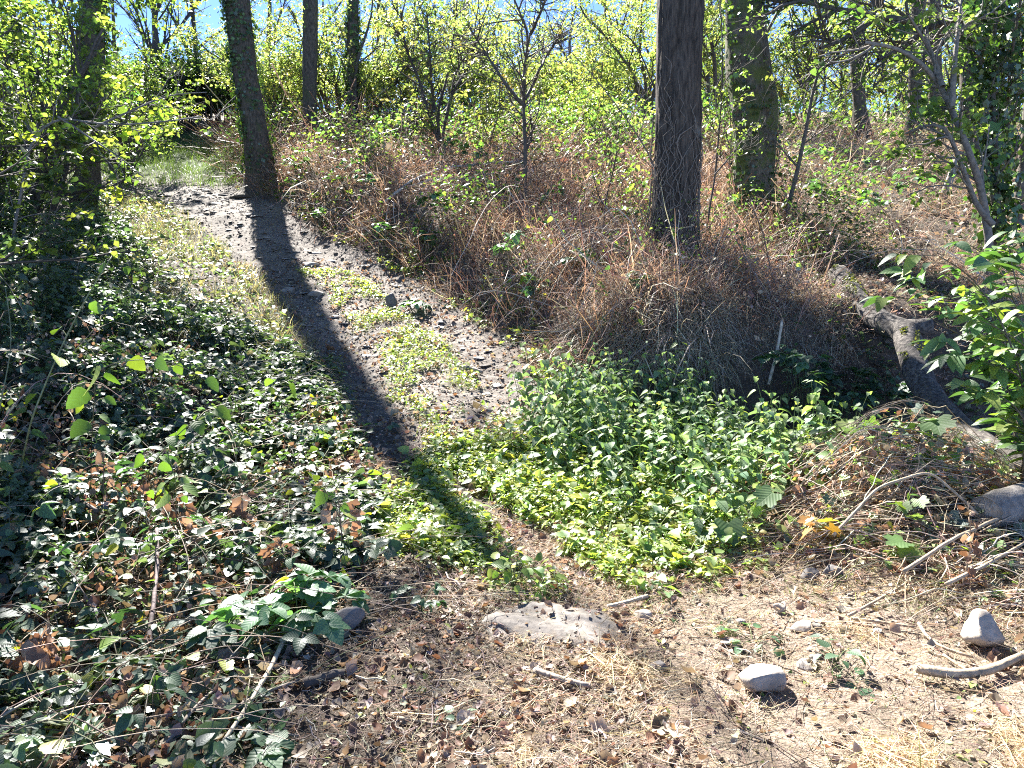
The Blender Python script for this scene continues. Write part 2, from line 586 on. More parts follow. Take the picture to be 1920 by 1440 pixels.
M_MOSSBARK = barkmat('mossy_bark', (0.05, 0.042, 0.03), (0.17, 0.145, 0.105), (0.085, 0.10, 0.03), (9, 9, 4), 0.16)
M_BARK = barkmat('tree_bark', (0.035, 0.028, 0.02), (0.12, 0.095, 0.07), (0.06, 0.065, 0.03), (12, 12, 4.0), 0.07)
M_LOGBARK = barkmat('log_bark', (0.022, 0.019, 0.017), (0.16, 0.14, 0.12), (0.13, 0.125, 0.05), (13, 13, 13), -0.03)
M_WOOD = barkmat('bare_wood', (0.2, 0.17, 0.13), (0.38, 0.33, 0.27), None, (20, 20, 4))
M_STONE = stonemat('pale_stone', (0.25, 0.21, 0.17), (0.41, 0.36, 0.30), (0.19, 0.165, 0.135), 14)
M_SLAB = stonemat('slab_rock', (0.11, 0.095, 0.08), (0.21, 0.185, 0.16), (0.15, 0.12, 0.09), 30)
M_DSTONE = stonemat('dark_stone', (0.09, 0.08, 0.075), (0.2, 0.18, 0.165), (0.14, 0.12, 0.10), 14)
M_SLATE = stonemat('slate', (0.17, 0.155, 0.14), (0.31, 0.285, 0.26), (0.21, 0.18, 0.145), 12)

# ------------------------------------------------------------------ zones on the ground (traced in the photograph, held in world x, y)
Z_WEED = poly((690, 1010), (780, 900), (850, 830), (960, 850), (1100, 860), (1380, 950), (1370, 1060), (1250, 1100), (1000, 1105), (760, 1030))
Z_NET = poly((960, 800), (1060, 745), (1330, 765), (1470, 815), (1560, 850), (1520, 900), (1400, 960), (1270, 985), (1160, 925), (1020, 880))
Z_VINE = poly((1370, 1000), (1480, 880), (1560, 830), (1960, 790), (2100, 1180), (1900, 1175), (1700, 1080), (1500, 1060))
Z_BRAM = poly((380, 1500), (440, 1380), (560, 1230), (640, 1130), (700, 1010), (720, 900), (650, 800), (600, 700), (540, 640), (400, 600), (300, 520), (225, 420), (200, 355), (-900, 355), (-900, 1500))
Z_DIRT = poly((1250, 1100), (1700, 1120), (2000, 1250), (2000, 1500), (1350, 1500), (1200, 1250))


# ------------------------------------------------------------------ ground and track
def build_ground():
    def axis(lo, hi, c, d0, gr):
        out = [c]; s = d0
        while out[-1] < hi:
            out.append(out[-1] + s); s = min(s * gr, 12) if out[-1] > c + 5 else s
        left = [c]; s = d0
        while left[-1] > lo:
            left.append(left[-1] - s); s = min(s * gr, 12) if left[-1] < c - 5 else s
        return np.array(sorted(set(left[1:] + out)))
    X = axis(-160, 160, -0.5, 0.05, 1.035)
    Y = axis(-12, 330, 5.0, 0.05, 1.03)
    gx, gy = np.meshgrid(X, Y)
    z = zt(gx, gy)
    s = gx - path_x(gy)
    fine = 0.05 * (fbm(gx * 7, gy * 7, 21, 3) - 0.5)
    wob = 0.35 * (fbm(gx * 1.4, gy * 1.4, 8, 3) - 0.5)
    on = (1 - sst(0.95, 1.35, np.abs(s) + wob * 1.5)) * sst(5.2, 6.5, gy) * (1 - sst(21, 25, gy))
    z = z + fine * (0.4 + 0.6 * on) * (np.hypot(gx, gy) < 30)
    c = np.zeros(gx.shape + (3,))
    c[:] = (0.105, 0.084, 0.066)                                   # leaf mould
    n = fbm(gx * 0.9, gy * 0.9, 11, 4)[..., None]
    front = (sst(5.2, 4.2, gy) * sst(-0.6, 0.9, gx + 0.8 * (fbm(gx * 1.1, gy * 1.1, 14, 3) - .5)))[..., None]
    c = c * (1 - front) + front * np.array((0.26, 0.205, 0.155))
    dirt = inside(Z_DIRT, gx, gy)[..., None] * sst(0.45, 0.6, n)
    c = c * (1 - dirt) + dirt * np.array((0.34, 0.275, 0.21))
    pm = on[..., None]
    c = c * (1 - pm) + pm * np.array((0.175, 0.152, 0.13))
    hill = (sst(13, 18, gy) * sst(1.5, 3, s))[..., None]
    c = c * (1 - hill) + hill * np.array((0.25, 0.195, 0.135))
    grs = (sst(20, 23, gy) * (np.abs(s) < 2.2))[..., None]
    c = c * (1 - grs) + grs * np.array((0.06, 0.085, 0.03))
    c = c * (0.75 + 0.5 * n)
    ny, nx = gx.shape
    i = (np.arange(ny - 1)[:, None] * nx + np.arange(nx - 1)[None])
    F = np.stack([i, i + 1, i + nx + 1, i + nx], -1)
    fc = on[:-1, :-1] > 0.5
    V = np.stack([gx, gy, z], -1).reshape(-1, 3)
    cc = c.reshape(-1, 3)
    for nm, sel in (('ground', ~fc), ('path', fc)):
        f = F[sel].reshape(-1, 4)
        u, inv = np.unique(f, return_inverse=True)
        o = obj(nm, mesh(nm, V[u], None, inv.reshape(-1, 4), M_GROUND, cc[u], None, True))
        tag(o, kind='structure')


build_ground()


# ------------------------------------------------------------------ woody growth
def grow(g, p, d, L, r, lvl, segs, anchors, br=(5, 4), up=0.08, wander=0.14, ang=0.75, lenk=0.55, leafy=1, step=0.18):
    n = max(3, int(L / step)); P = [np.array(p, float)]; D = nrm(np.array(d, float)[None])[0]
    for i in range(n):
        D = nrm((D + g.normal(0, wander, 3) + np.array([0, 0, up]))[None])[0]
        P.append(P[-1] + D * L / n)
    P = np.array(P); R = np.linspace(r, r * 0.35, len(P))
    segs.append((P, R, lvl))
    if lvl < leafy + 0 or lvl == 0:
        anchors.append(P[len(P) // 4:])
    if lvl > 0:
        nb = br[min(len(br) - 1, lvl - 1)]
        for k in range(nb):
            f = g.uniform(0.25, 1.0); i = min(int(f * n), n - 1)
            dd = nrm((P[i + 1] - P[i])[None])[0]
            q = g.normal(0, 1, 3); q = q - dd * q.dot(dd); q = nrm(q[None])[0]
            a = ang * g.uniform(0.6, 1.3)
            grow(g, P[i], dd * math.cos(a) + q * math.sin(a), L * lenk * g.uniform(0.7, 1.25) * (1.15 - 0.4 * f), R[i] * 0.6, lvl - 1, segs, anchors, br, up, wander, ang, lenk, leafy, step)


def wood_mesh(name, segs, mat, tint, kmin=3, kmax=7, org=(0, 0, 0)):
    m = MB()
    for P, R, l in segs:
        m.tube(P - np.array(org), np.maximum(R, 0.003), kmin if l == 0 else (4 if l == 1 else kmax), tint, cap=False)
    return m.mesh(name, mat)


def leaf_cloud(name, anchors, g, n, size, cols, mat, tpls=(L2,), spread=0.1, tilt=0.7, hang=0.25, org=(0, 0, 0), p=None, jit=0.2):
    A = np.vstack(anchors)
    nc = max(1, n // 9); c_ = A[g.integers(0, len(A), nc)] + g.normal(0, spread, (nc, 3)); kc = g.integers(0, nc, n)
    P = c_[kc] + g.normal(0, size * 0.75, (n, 3)) * np.array([1, 1, .6]) - np.array(org)
    a = g.uniform(0, 2 * PI, n)
    f = np.stack([np.cos(a), np.sin(a), g.normal(-hang, 0.4, n)], 1)
    nn = np.stack([g.normal(0, tilt, n), g.normal(0, tilt, n), np.ones(n)], 1)
    S = size * np.exp(g.normal(0, 0.22, n))
    C = np.clip(pick(cols, nc, jit, g, p)[kc] * np.exp(g.normal(0, .12, (n, 1))), .002, .9)
    return smesh(name, multi(tpls, P, frames(f, nn), S, C, g), mat)


G_YEL = [(0.15, 0.20, 0.055), (0.11, 0.16, 0.045), (0.20, 0.23, 0.06), (0.06, 0.095, 0.03), (0.08, 0.12, 0.035)]
G_MID = [(0.11, 0.165, 0.05), (0.08, 0.13, 0.04), (0.15, 0.20, 0.06)]
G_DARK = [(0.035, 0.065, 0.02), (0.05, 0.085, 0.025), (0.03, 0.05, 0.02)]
G_PALE = [(0.19, 0.235, 0.10), (0.14, 0.185, 0.075), (0.24, 0.275, 0.12), (0.27, 0.27, 0.10)]
WOODC = (0.075, 0.06, 0.048)
GREYW = (0.22, 0.20, 0.175)


def trunk_tree(name, label, pts, y, mat, base=None, furrow=0.06, top=15.0, limbs=6, crown=None, ivy=None, seed=1, flare=0.5, group=None, moss=None, kk=28, crown_cols=G_MID, crown_n=2600, low=None):
    """pts: (px, row, width px) down the visible stem, y metres ahead; grows on above the frame"""
    g = np.random.default_rng(seed)
    A = [at(px, r, y) for px, r, wd in pts]
    W = [wd / FPX * y * 0.5 for px, r, wd in pts]
    b = A[-1].copy(); b[2] = min(float(zt(b[0] + i * .3, b[1] + j * .3)) for i in (-1, 0, 1) for j in (-1, 0, 1)) - 0.12
    pts3 = [b] + A[::-1][(1 if A[-1][2] < b[2] + 0.2 else 0):]
    rad = [W[-1] * (1 + flare)] + W[::-1][(1 if A[-1][2] < b[2] + 0.2 else 0):]
    d = pts3[-1] - pts3[-2]; d = d / max(d[2], 0.1)
    ztop = b[2] + top
    h = pts3[-1][2]
    for i in range(1, 5):
        z = h + (ztop - h) * i / 4
        q = pts3[-1] + (d * 0.4) * (z - pts3[-1][2]) + np.array([g.normal(0, 0.12), g.normal(0, 0.12), 0]); q[2] = z
        pts3.append(q); rad.append(rad[-1] * 0.8)
    pts3 = np.array(pts3); rad = np.array(rad)
    cum = np.concatenate([[0], np.cumsum(np.linalg.norm(np.diff(pts3, axis=0), axis=1))])
    m = int(cum[-1] / 0.09)
    u = np.linspace(0, cum[-1], m)
    P = np.stack([np.interp(u, cum, pts3[:, i]) for i in range(3)], 1)
    kk_ = np.ones(5) / 5
    for i in range(3):
        P[:, i] = np.convolve(np.pad(P[:, i], 2, mode='reflect', reflect_type='odd'), kk_, 'valid')
    R = np.interp(u, cum, rad)
    R = R * (1 + flare * np.exp(-u / 0.35))
    s = seed * 3.7

    def disp(th, l):
        c, sn = np.cos(th), np.sin(th)
        k = furrow
        rdg = 1 - np.abs(2 * fbm(th * 3.8 + 0.5 * np.sin(l * 1.1) + s + 40, l * 0.9 + 9, 3, 3) - 1)
        wrap = sst(0, 0.5, th) * sst(2 * PI, 2 * PI - 0.5, th)
        lump = fbm(c * 1.3 + s + 20, sn * 1.3 + l * 0.8 + 20, 4, 3) - 0.5
        return k * 2.2 * (rdg - 0.75) * (0.4 + 0.6 * wrap) + 0.35 * lump * (0.5 + flare * np.exp(-l / 0.5))
    t = thing(name, label, 'tree', b, group)
    mb = MB(); mb.tube(P - b, R, kk, (0.1, 0.08, 0.06), disp)
    segs = []; anc = []
    for k in range(limbs):
        i = int(m * g.uniform(0.62, 0.97)); a = g.uniform(0, 2 * PI)
        grow(g, P[i], (math.cos(a), math.sin(a), 0.55), g.uniform(2.0, 3.6), R[i] * 0.45, 2, segs, anc, (4, 3), 0.05, 0.12, 0.8, 0.55, 1, 0.35)
    for (i_f, dx, dy, dz, ln) in (low or ()):
        i = int(np.argmin(np.abs(P[:, 2] - i_f)))
        grow(g, P[i], (dx, dy, dz), ln, R[i] * 0.28, 2, segs, anc, (5, 4), 0.0, 0.13, 0.8, 0.5, 1, 0.25)
    for sP, sR, l in segs:
        mb.tube(sP - b, np.maximum(sR, 0.006), 4 if l < 2 else 6, (0.1, 0.08, 0.06), cap=False)
    obj('trunk', mb.mesh('trunk', mat), t)
    if anc and crown_n:
        obj('crown', leaf_cloud('crown', anc, g, crown_n, 0.12, crown_cols, M_LEAF, (L2,), 0.28, org=b), t)
    if ivy:
        z0, z1, n, side, sz = ivy
        zz = g.uniform(z0, z1, n) + b[2]
        i = np.clip(np.searchsorted(P[:, 2], zz), 0, m - 1)
        th = g.vonmises(side[0], side[1], n) if side else g.uniform(0, 2 * PI, n)
        dirn = np.stack([np.cos(th), np.sin(th), np.zeros(n)], 1)
        keep = fbm(th * 1.5 + 5, zz * 1.2, seed, 3) > 0.40
        Q = P[i] + dirn * (R[i][:, None] * g.uniform(0.95, 1.25, (n, 1)) + g.exponential(0.03, (n, 1)))
        f = np.stack([g.normal(0, 0.5, n), g.normal(0, 0.5, n), -np.ones(n)], 1)
        fr = frames(f, dirn + g.normal(0, 0.45, (n, 3)))
        obj('ivy_leaves', smesh('ivy_leaves', multi((LIVY,), Q[keep] - b, fr[keep], (sz * np.exp(g.normal(0, 0.25, n)))[keep], pick(G_DARK + [(0.06, 0.11, 0.03)], int(keep.sum()), 0.2, g), g), M_IVY), t)['kind'] = 'stuff'
    return t, P, R, b


trunk_tree('ivy_clad_tree', 'leaning ivy clad trunk standing at the right edge of the track', [(444, 0, 45), (459, 130, 42), (477, 235, 43), (489, 315, 50), (492, 352, 56)], 18.7, M_BARK, furrow=0.05, seed=11,
           ivy=(0.6, 9.0, 5200, (2.9, 0.9), 0.085), top=11, limbs=5, crown_n=187)
trunk_tree('shaded_tree', 'dark shaded trunk wrapped in leaves left of the track', [(178, -20, 36), (174, 60, 37), (176, 160, 36), (166, 270, 37), (165, 345, 40)], 16.0, M_BARK, furrow=0.05, seed=12,
           ivy=(1.8, 6.5, 2200, None, 0.09), top=13, limbs=6, crown_n=2600, crown_cols=G_YEL, low=[(8.3, 1, -.3, .3, 3.0), (8.8, -.6, -1, .3, 2.8), (7.8, -1, .2, .35, 2.8), (7.2, 1, -.8, .25, 2.6), (7.6, 1, .1, .3, 2.8), (6.8, .7, -1, .3, 2.4)])  # low limbs added to cast shade on the left bramble
trunk_tree('straight_tree', 'straight slim dark trunk behind the leaning ivy clad tree', [(582, -10, 26), (582, 90, 26), (581, 180, 24), (583, 265, 27)], 22.0, M_BARK, furrow=0.04, seed=13, top=14, limbs=5, crown_n=187)
trunk_tree('leafy_trunk_tree', 'slim trunk veiled by pale leaves right of the straight slim trunk', [(661, -10, 20), (663, 120, 21), (664, 240, 24)], 24.0, M_BARK, furrow=0.04, seed=14, top=13, limbs=5, crown_n=225,
           ivy=(0.5, 7, 1500, None, 0.11), crown_cols=G_PALE)
BIG, bigP, bigR, bigB = trunk_tree('furrowed_tree', 'thick tree with deeply furrowed dark brown bark on the bracken bank', [(1276, -20, 79), (1272, 120, 76), (1270, 250, 77), (1265, 360, 76), (1259, 470, 80), (1255, 545, 92)], 9.6, M_BIGBARK, furrow=0.16, seed=15,
           top=14, limbs=5, crown_n=112, flare=0.18, kk=72)
MOS, mosP, mosR, mosB = trunk_tree('mossy_tree', 'thick curved mossy trunk right of the furrowed tree', [(1394, -20, 64), (1398, 60, 70), (1403, 130, 78), (1416, 200, 80), (1416, 260, 74), (1411, 340, 68), (1414, 430, 66), (1416, 470, 74)], 11.5, M_MOSSBARK, furrow=0.05, seed=16,
           top=13, limbs=5, crown_n=112, flare=0.2, kk=48, ivy=(0.2, 4.2, 1700, (4.9, 0.5), 0.055))
trunk_tree('hillside_tree', 'dark far trunk on the dry hillside with leaves hanging before its top', [(1602, 20, 24), (1606, 110, 23), (1612, 200, 22), (1617, 272, 27)], 20.0, M_BARK, furrow=0.04, seed=17, top=12, limbs=4, crown_n=100)
trunk_tree('hillside_tree', 'left one of two close dark trunks far up the dry hillside', [(1722, 20, 22), (1718, 110, 23), (1715, 200, 22), (1713, 285, 26)], 19.0, M_BARK, furrow=0.04, seed=18, top=12, limbs=4, crown_n=100)
trunk_tree('hillside_tree', 'right one of two close dark trunks far up the dry hillside', [(1752, 20, 20), (1753, 110, 22), (1754, 200, 23), (1752, 272, 27)], 21.0, M_BARK, furrow=0.04, seed=19, top=12, limbs=4, crown_n=100)
trunk_tree('russet_tree', 'reddish brown trunk half hidden behind the ivy covered stems', [(1812, -10, 26), (1813, 80, 25), (1816, 170, 26), (1822, 320, 30)], 15.0, M_BARK, furrow=0.06, seed=20, top=12, limbs=4, crown_n=87)


# climbing dead vine stems on the furrowed trunk are part of it
def climbers(t, P, R, b, n, z1, seed, tint, mat, rad=0.006):
    g = np.random.default_rng(seed); m = MB()
    for k in range(n):
        th = g.uniform(PI, 2 * PI); z = g.uniform(-0.05, 0.5); pts = []
        L = g.uniform(0.8, z1)
        for s in np.linspace(0, L, int(L / 0.1) + 2):
            th += g.normal(0, 0.22); i = min(np.searchsorted(P[:, 2], b[2] + z + s), len(P) - 1)
            off = R[i] * 1.04 + 0.012 + 0.05 * abs(math.sin(s * 2.3 + k)) * g.random()
            pts.append(P[i] + np.array([math.cos(th) * off, math.sin(th) * off, 0]) - b)
        m.tube(pts, g.uniform(0.5, 1.3) * rad, 4, tint, cap=False)
    o = obj('climbing_stems', m.mesh('climbing_stems', mat), t); o['kind'] = 'stuff'


climbers(BIG, bigP, bigR, bigB, 46, 2.2, 5, (0.17, 0.135, 0.105), M_TWIG)
climbers(MOS, mosP, mosR, mosB, 12, 2.5, 6, (0.13, 0.11, 0.08), M_TWIG)


# ------------------------------------------------------------------ saplings and shrubs traced one by one
def sapling(name, label, stems, y, r, tint=WOODC, leaves=None, seed=1, cat='sapling', group=None, twigs=14, cols=G_PALE, mat=None, base=None, lsize=0.07, tpl=(L2,), spread=0.08, twl=0.7, ivy=None):
    """stems: pixel polylines from the ground up"""
    g = np.random.default_rng(seed)
    P0 = None; segs = []; anc = []
    for si, st in enumerate(stems):
        A = np.array([at(px, r_, y + (0 if j == 0 else g.normal(0, 0.12)) + 0.25 * si * (j / max(1, len(st) - 1)) * g.normal(0, 1)) for j, (px, r_) in enumerate(st)])
        if si == 0:
            P0 = A[0].copy(); P0[2] = float(zt(P0[0], P0[1])) - 0.03
            A = np.vstack([P0, A[A[:, 2] > P0[2] + 0.15]])
        cum = np.concatenate([[0], np.cumsum(np.linalg.norm(np.diff(A, axis=0), axis=1))])
        u = np.linspace(0, cum[-1], max(4, int(cum[-1] / 0.15)))
        Q = np.stack([np.interp(u, cum, A[:, i]) for i in range(3)], 1) + g.normal(0, 0.012, (len(u), 3))
        k3 = np.array([0.25, 0.5, 0.25])
        for _ in range(3):
            for i in range(3):
                Q[1:-1, i] = np.convolve(Q[:, i], k3, 'valid')
        rr = r * (1.0 if si == 0 else 0.7)
        segs.append((Q, np.linspace(rr, rr * 0.35, len(Q)), 2))
        anc.append(Q[len(Q) // 2:])
        for k in range(max(1, int(twigs * cum[-1] / 3))):
            i = int(g.uniform(0.3, 0.98) * (len(Q) - 1)); dd = nrm((Q[min(i + 1, len(Q) - 1)] - Q[i - 1])[None])[0]
            q = g.normal(0, 1, 3); q = nrm((q - dd * q.dot(dd))[None])[0]
            grow(g, Q[i], dd * 0.7 + q * 0.75, twl * g.uniform(0.5, 1.4), rr * 0.35, 1, segs, anc, (4,), 0.03, 0.16, 0.7, 0.6, 1, 0.12)
    t = thing(name, label, cat, P0, group)
    obj('stem', wood_mesh('stem', segs, M_TWIG, tint, 3, 7, P0), t)
    if leaves:
        obj('leaves', leaf_cloud('leaves', anc, g, leaves, lsize, cols, mat or M_LEAF, tpl, spread, org=P0), t)['kind'] = 'stuff'
    if ivy:
        S0 = np.vstack([s[0] for s in segs if s[2] == 2][:ivy[2]])
        n = ivy[0]
        Q = S0[g.integers(0, len(S0), n)]; th = g.uniform(0, 2 * PI, n)
        dv = np.stack([np.cos(th), np.sin(th), np.zeros(n)], 1)
        Q = Q + dv * (r + g.exponential(ivy[1], (n, 1))) + np.array([0, 0, 1]) * g.normal(0, .05, (n, 1))
        f = np.stack([g.normal(0, .6, n), g.normal(0, .6, n), -np.ones(n)], 1)
        obj('ivy_leaves', smesh('ivy_leaves', multi((LIVY,), Q - P0, frames(f, dv + g.normal(0, .5, (n, 3))), 0.085 * np.exp(g.normal(0, .3, n)), pick(G_DARK + [(0.06, 0.11, 0.03)], n, .2, g), g), M_IVY), t)['kind'] = 'stuff'
    return t


sapling('leaning_sapling', 'thin grey sapling leaning to the right beside the mossy trunk', [[(1461, 462), (1490, 350), (1523, 175), (1537, 131), (1546, 60), (1552, -10)], [(1537, 131), (1590, 96), (1650, 60)]], 11.0, 0.036, (0.10, 0.085, 0.07), 500, 31, lsize=0.07, cols=G_MID)
sapling('slim_sapling', 'slim dark sapling between the furrowed and the mossy trunks', [[(1318, 490), (1340, 328), (1353, 204), (1356, 100), (1350, -10)], [(1340, 328), (1376, 290), (1412, 230)]], 10.4, 0.016, WOODC, 500, 32, lsize=0.05, cols=G_MID)
sapling('forked_sapling', 'nearly bare sapling forking into thin branches in the middle of the bank', [[(984, 385), (984, 284), (983, 204), (981, 157), (985, 109), (997, 62), (975, 30), (958, -20)], [(983, 200), (960, 172), (939, 146), (922, 120), (908, 92), (880, 50)], [(982, 185), (1003, 155), (1012, 130), (1024, 105), (1040, 85), (1062, 30)], [(997, 62), (1015, 20), (1030, -20)], [(984, 284), (1000, 255), (996, 225)]], 13.0, 0.042, (0.085, 0.07, 0.055), 260, 33, lsize=0.06, twigs=26)
sapling('many_stemmed_shrub', 'vase shaped shrub of thin dark stems in the middle distance', [[(829, 300), (824, 262), (806, 228), (786, 146), (760, 91), (752, 20)], [(822, 260), (821, 204), (838, 146), (852, 60), (856, 0)], [(828, 270), (834, 232), (848, 170), (852, 138), (877, 98), (920, 70)], [(824, 258), (790, 222), (765, 214)], [(826, 262), (812, 180), (806, 100), (800, 20)], [(834, 232), (846, 180), (880, 120), (905, 40)]], 17.0, 0.05, (0.06, 0.048, 0.04), 1500, 34, cat='shrub', twigs=20, lsize=0.085, cols=G_PALE)
sapling('arching_stem', 'long bare stem arching left from the foot of the furrowed tree', [[(1236, 330), (1200, 262), (1160, 200), (1129, 160), (1090, 118), (1050, 76)]], 10.5, 0.014, (0.16, 0.135, 0.11), 120, 35, cat='branch', twigs=8, lsize=0.05)
sapling('small_sapling', 'small dark sapling in the bracken left of the furrowed tree', [[(1133, 415), (1132, 380), (1150, 330), (1158, 270), (1168, 200)], [(1133, 385), (1110, 350), (1108, 320)]], 11.0, 0.014, (0.05, 0.04, 0.03), 420, 36, lsize=0.055, cols=G_MID)
sapling('twiggy_sapling', 'leafy sapling between the vase shaped shrub and the forked sapling', [[(912, 300), (918, 262), (938, 210), (936, 150)], [(918, 262), (902, 230), (905, 190)]], 16.0, 0.02, (0.06, 0.05, 0.04), 900, 37, lsize=0.08, cols=G_PALE)
IVT = sapling('ivy_covered_stems', 'cluster of upright stems smothered in glossy dark ivy', [[(1868, 462), (1868, 330), (1862, 200), (1864, 90), (1870, -20)], [(1868, 400), (1846, 280), (1842, 160), (1834, 60), (1830, -20)], [(1870, 430), (1891, 320), (1888, 200), (1900, 80), (1915, -20)]], 9.5, 0.05, (0.11, 0.095, 0.075), 300, 38, cat='tree', twigs=10, ivy=(2000, 0.13, 3), cols=G_DARK, lsize=0.07)
sapling('curved_branch_tree', 'slender grey stem curving up to the left in front of the ivy', [[(1858, 478), (1840, 346), (1810, 266), (1785, 205), (1767, 164), (1730, 117), (1676, 84), (1621, 80)], [(1787, 205), (1792, 110), (1803, -10)], [(1858, 420), (1834, 400), (1770, 214), (1700, 250)], [(1767, 164), (1745, 90), (1700, 30)]], 8.6, 0.05, (0.15, 0.13, 0.105), 900, 39, cat='tree', twigs=14, cols=G_MID, lsize=0.075, tpl=(L3,), spread=0.1)
sapling('pale_stump_sapling', 'short pale broken stem at the foot of the ivy covered stems', [[(1768, 385), (1780, 340), (1792, 300)]], 12.5, 0.09, GREYW, None, 40, cat='tree stump', twigs=1)

# overhanging bough at the top right with feathery leaves
sapling('overhanging_bough', 'thick bough crossing overhead at the top right with hanging leaves', [[(1930, 180), (1935, 60), (1880, 20), (1760, 45), (1640, 30), (1540, 10), (1440, -15)], [(1640, 30), (1600, 70), (1540, 90)], [(1760, 45), (1700, 85), (1650, 110)]], 10.5, 0.075, (0.09, 0.075, 0.06), 2200, 41, cat='tree', twigs=26, cols=G_MID, lsize=0.075, tpl=(L2N, L2), spread=0.13, twl=0.8)
# hazel scrub left, with yellow backlit leaves
sapling('drooping_sapling', 'thin grey sapling with bright yellow green leaves drooping over the track', [[(20, 460), (60, 250), (110, 215), (180, 235), (250, 232), (320, 228), (380, 216)], [(110, 215), (170, 260), (230, 300), (270, 330)], [(180, 235), (260, 205), (330, 170), (385, 175)], [(60, 250), (30, 200), (0, 185)]], 8.5, 0.02, (0.16, 0.14, 0.12), 260, 42, twigs=10, cols=[(0.20, 0.25, 0.04), (0.15, 0.21, 0.04), (0.11, 0.17, 0.04)], lsize=0.075, tpl=(L3,), spread=0.07, twl=0.5)


# ------------------------------------------------------------------ scrub on the slope: a few shapes, copied
def shrub(name, label, h, nst, nleaf, size, cols, seed, wide=0.6, group=None, tint=WOODC, tpl=(L2,), spread=0.12, p=None):
    g = np.random.default_rng(seed); segs = []; anc = []
    for k in range(nst):
        a = g.uniform(0, 2 * PI)
        grow(g, (0.1 * math.cos(a), 0.1 * math.sin(a), -0.05), (wide * math.cos(a) * g.uniform(.3, 1), wide * math.sin(a) * g.uniform(.3, 1), 1), h * g.uniform(0.6, 0.95), 0.012 * h, 2, segs, anc, (4, 6), 0.03, 0.12, 0.75, 0.5, 1, 0.22)
    t = thing(name, label, 'shrub', (0, 0, 0), group)
    obj('stem', wood_mesh('stem', segs, M_TWIG, tint, 3, 5), t)
    obj('leaves', leaf_cloud('leaves', anc, g, nleaf, size, cols, M_LEAF, tpl, spread, p=p), t)['kind'] = 'stuff'
    return t


GRP = 'backlit shrubs covering the slope behind the trees'
PALE_L = 'pale green backlit shrub on the slope behind the bracken bank'
protos = [shrub('slope_shrub', PALE_L, 3.4, 6, 5200, 0.095, G_PALE, 51, group=GRP),
          shrub('slope_shrub', PALE_L, 3.0, 5, 4200, 0.09, G_PALE + G_YEL, 52, group=GRP),
          shrub('slope_shrub', PALE_L, 3.8, 7, 4200, 0.10, G_MID + G_PALE, 53, group=GRP),
          shrub('slope_shrub', PALE_L, 2.6, 6, 3000, 0.08, G_PALE + [(0.2, 0.12, 0.06)], 54, group=GRP)]
bare = shrub('bare_shrub', 'leafless grey brown twiggy shrub on the skyline', 3.6, 8, 500, 0.08, G_PALE, 55, tint=(0.16, 0.125, 0.1), group='bare twiggy shrubs on the skyline')
used = set()
g_ = np.random.default_rng(99)


def put(pr, x, y, sc=1.0, label=None, group=None):
    loc = (x, y, float(zt(x, y)) - 0.05); rz = g_.uniform(0, 6.28)
    if pr.name in used:
        return dup(pr, loc, rz, sc, label, group)
    used.add(pr.name); pr.location = loc; pr.rotation_euler = (0, 0, rz); pr.scale = (sc,) * 3
    if label: pr['label'] = label
    return pr


spots = []
for px, y in ((540, 30), (600, 33), (640, 26.5), (700, 29), (745, 24), (700, 36), (770, 30), (790, 34), (880, 29), (905, 23), (940, 34), (960, 26),
              (1010, 30), (1025, 23.5), (1060, 36), (1085, 27), (1110, 22), (1150, 31), (1190, 24.5), (1230, 29), (1290, 34), (1330, 26), (1370, 31), (1450, 30), (1500, 34), (1580, 32), (1640, 35), (1690, 34), (1760, 32), (1850, 31), (1940, 27), (2050, 25), (520, 25), (1075, 18.2)):
    spots.append((px, y))
for i, (px, y) in enumerate(spots):
    x = (px - 960) / FPX * y * 0.97
    s = g_.uniform(0.75, 1.15) * (0.8 if px > 1430 else 1.0) * (0.72 if y < 19 else 1)
    put(protos[i % 4], x, y, s)
for px, y in ((1080, 40), (1130, 42), (1010, 43), (1560, 38), (1680, 40), (1450, 41)):
    put(bare, (px - 960) / FPX * y, y, g_.uniform(0.8, 1.3))

yt = [shrub('young_tree', 'tall airy young tree with pale leaves and sky showing through', 6.4, 3, 5200, 0.10, G_PALE, 56, 0.25, 'airy young trees rising above the slope shrubs', spread=.2),
      shrub('young_tree', 'tall airy young tree with pale leaves and sky showing through', 7.0, 4, 4600, 0.105, G_MID + G_PALE, 57, 0.3, 'airy young trees rising above the slope shrubs', spread=.25)]
for i, (px, y) in enumerate(((530, 27), (625, 28), (690, 24), (800, 28), (905, 33), (1090, 32), (1215, 23), (1330, 30), (1345, 24), (1520, 30), (1590, 30), (1660, 31), (1790, 29), (1900, 27), (1480, 33))):
    put(yt[i % 2], (px - 960) / FPX * y * .97, y, g_.uniform(.75, 1.1))

# left hand scrub, denser and yellower
GL = 'leafy hazel scrub behind the bramble left of the track'
hz = [shrub('hazel_shrub', 'tall hazel like shrub with yellow green leaves behind the bramble', 4.6, 7, 5200, 0.085, G_YEL, 61, 0.45, GL, tpl=(L2, L3)),
      shrub('hazel_shrub', 'tall hazel like shrub with yellow green leaves behind the bramble', 4.2, 6, 4600, 0.08, G_YEL + G_DARK, 62, 0.5, GL, tpl=(L2, L3))]
for i, (px, y, s) in enumerate(((20, 11.5, 1.0), (-60, 9.5, 0.95), (45, 14, 1.0), (40, 17, 1.1), (230, 21, 0.8), (-140, 13, 1.1), (10, 20, 1.25), (120, 24, 1.0), (-250, 8.5, 0.9), (245, 20, .8), (-180, 17, 1.2), (265, 27, 0.7))):
    put(hz[i % 2], (px - 960) / FPX * y * 0.98, y, s)
put(hz[1], -5.6, 6.2, 0.85)  # extra hazel beyond the left edge, added to dapple the lower left

